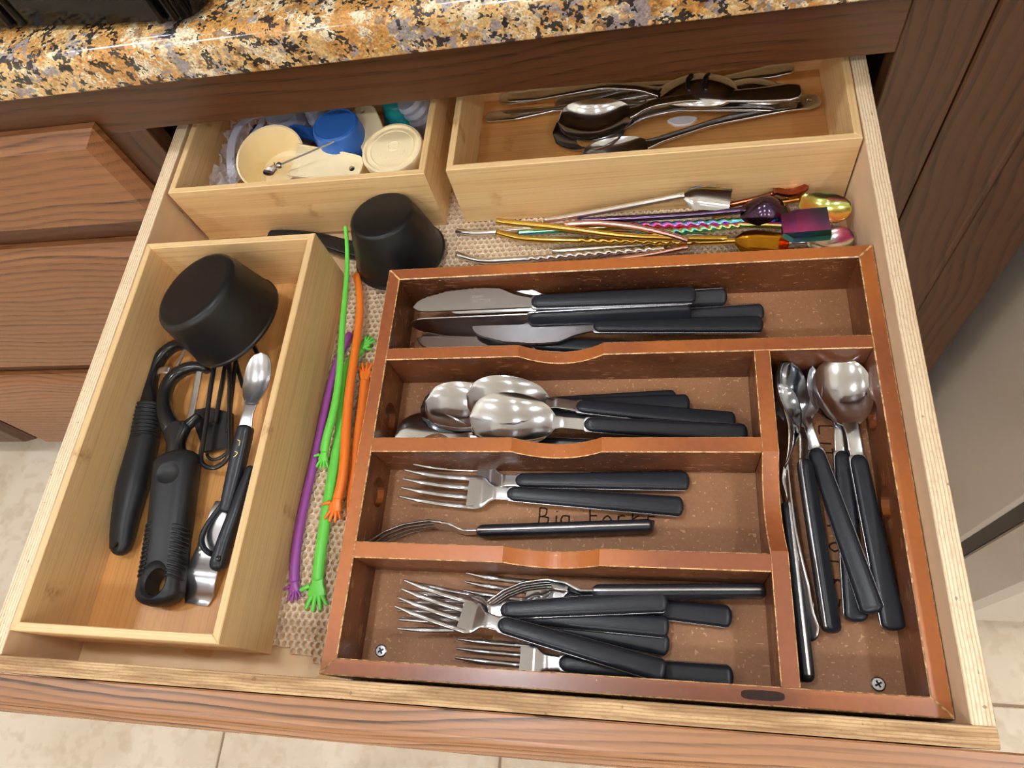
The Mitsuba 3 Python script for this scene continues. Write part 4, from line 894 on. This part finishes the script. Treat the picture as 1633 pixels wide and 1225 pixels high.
for c, r0, lb in (((-0.1600, 0.4980, -0.0180), .019, 'cloudy clear plastic cup behind the blue handle, the left one'), ((-0.1260, 0.5000, -0.0170), .012, 'cloudy clear plastic cup behind the blue cup, the narrow one')):
    k = thing('clear_cup', lb, 'cup')
    put('cup', tilt(lathe([(0, 0), (r0 * .85, 0), (r0 * .9, -.002), (r0, -.014), (r0 * 1.05, -.0145), (r0 * 1.12, -.036), (r0 * 1.06, -.036), (r0 * .94, -.0145), (r0 * .8, -.002), (0, -.0015)], 40), c, (0.05, -0.1, 1)), 'frosted_plastic', k)
k = thing('wire_spoon', 'tiny silver measuring spoon on a thin wire, lying over the cream scoop', 'spoon')
put('wire', tube([(-0.1380, 0.4200, -0.0090), (-0.110, 0.4285, -0.0060), (-0.0860, 0.4360, -0.0030)], .0008), 'steel', k)
put('bowl', pose(bowl(.013, .013, .0048, .0028), (-0.1530, 0.4125, -0.0120), (-0.1410, 0.4185, -0.0100), .013, 0), 'steel', k)
put('bead', trimesh.creation.icosphere(3, .0030).apply_translation([-0.1385, 0.4198, -0.0095]), 'steel', k)
k = thing('plastic_wrapper', 'crumpled clear plastic wrapper along the left wall of the left rear box', 'wrapper')
n = 46; uu, vv = np.meshgrid(np.linspace(0, 1, n), np.linspace(0, 1, n), indexing='ij')
base = np.stack([-.224 + .034 * vv + .006 * uu, 0.402 + 0.100 * uu + .006 * vv, -0.030 + .004 * uu + 0 * vv], -1)
nz3 = np.stack([meshkit.fbm(base * 130 + 5 * q, 3, q) - .5 for q in range(3)], -1)
wv = (base + nz3 * [.014, .014, .038]).reshape(-1, 3); wv[:, 0] = np.clip(wv[:, 0], -0.2270, -0.1895)
gg = np.arange(n * n).reshape(n, n); a, b, c, d = gg[:-1, :-1].ravel(), gg[1:, :-1].ravel(), gg[1:, 1:].ravel(), gg[:-1, 1:].ravel()
put('film', trimesh.Trimesh(wv, np.vstack([np.column_stack([a, b, c]), np.column_stack([a, c, d])]), process=False), 'clear_plastic', k, smooth=True)
k = thing('tongs', 'black-tipped looped utensil of clear plastic in the left corner of the left rear box', 'utensil')
put('arm', ribbon(spline([(-0.2050, 0.4250, -0.045), (-0.2035, 0.4549, -0.022), (-0.1960, 0.4880, -0.018), (-0.1830, 0.4960, -0.018)], 24), .0042, .0012, e=4), 'frosted_plastic', k)
put('arm', ribbon(spline([(-0.1935, 0.4400, -0.030), (-0.1890, 0.4600, -0.020), (-0.1770, 0.4870, -0.019), (-0.1810, 0.4970, -0.019)], 24), .0030, .0012, e=4), 'frosted_plastic', k)
put('tip', ribbon(spline([(-0.1950, 0.4650, -0.034), (-0.1880, 0.4780, -0.030), (-0.1860, 0.4920, -0.028)], 10), .0085, .004, rnd=.004), 'black_plastic', k)
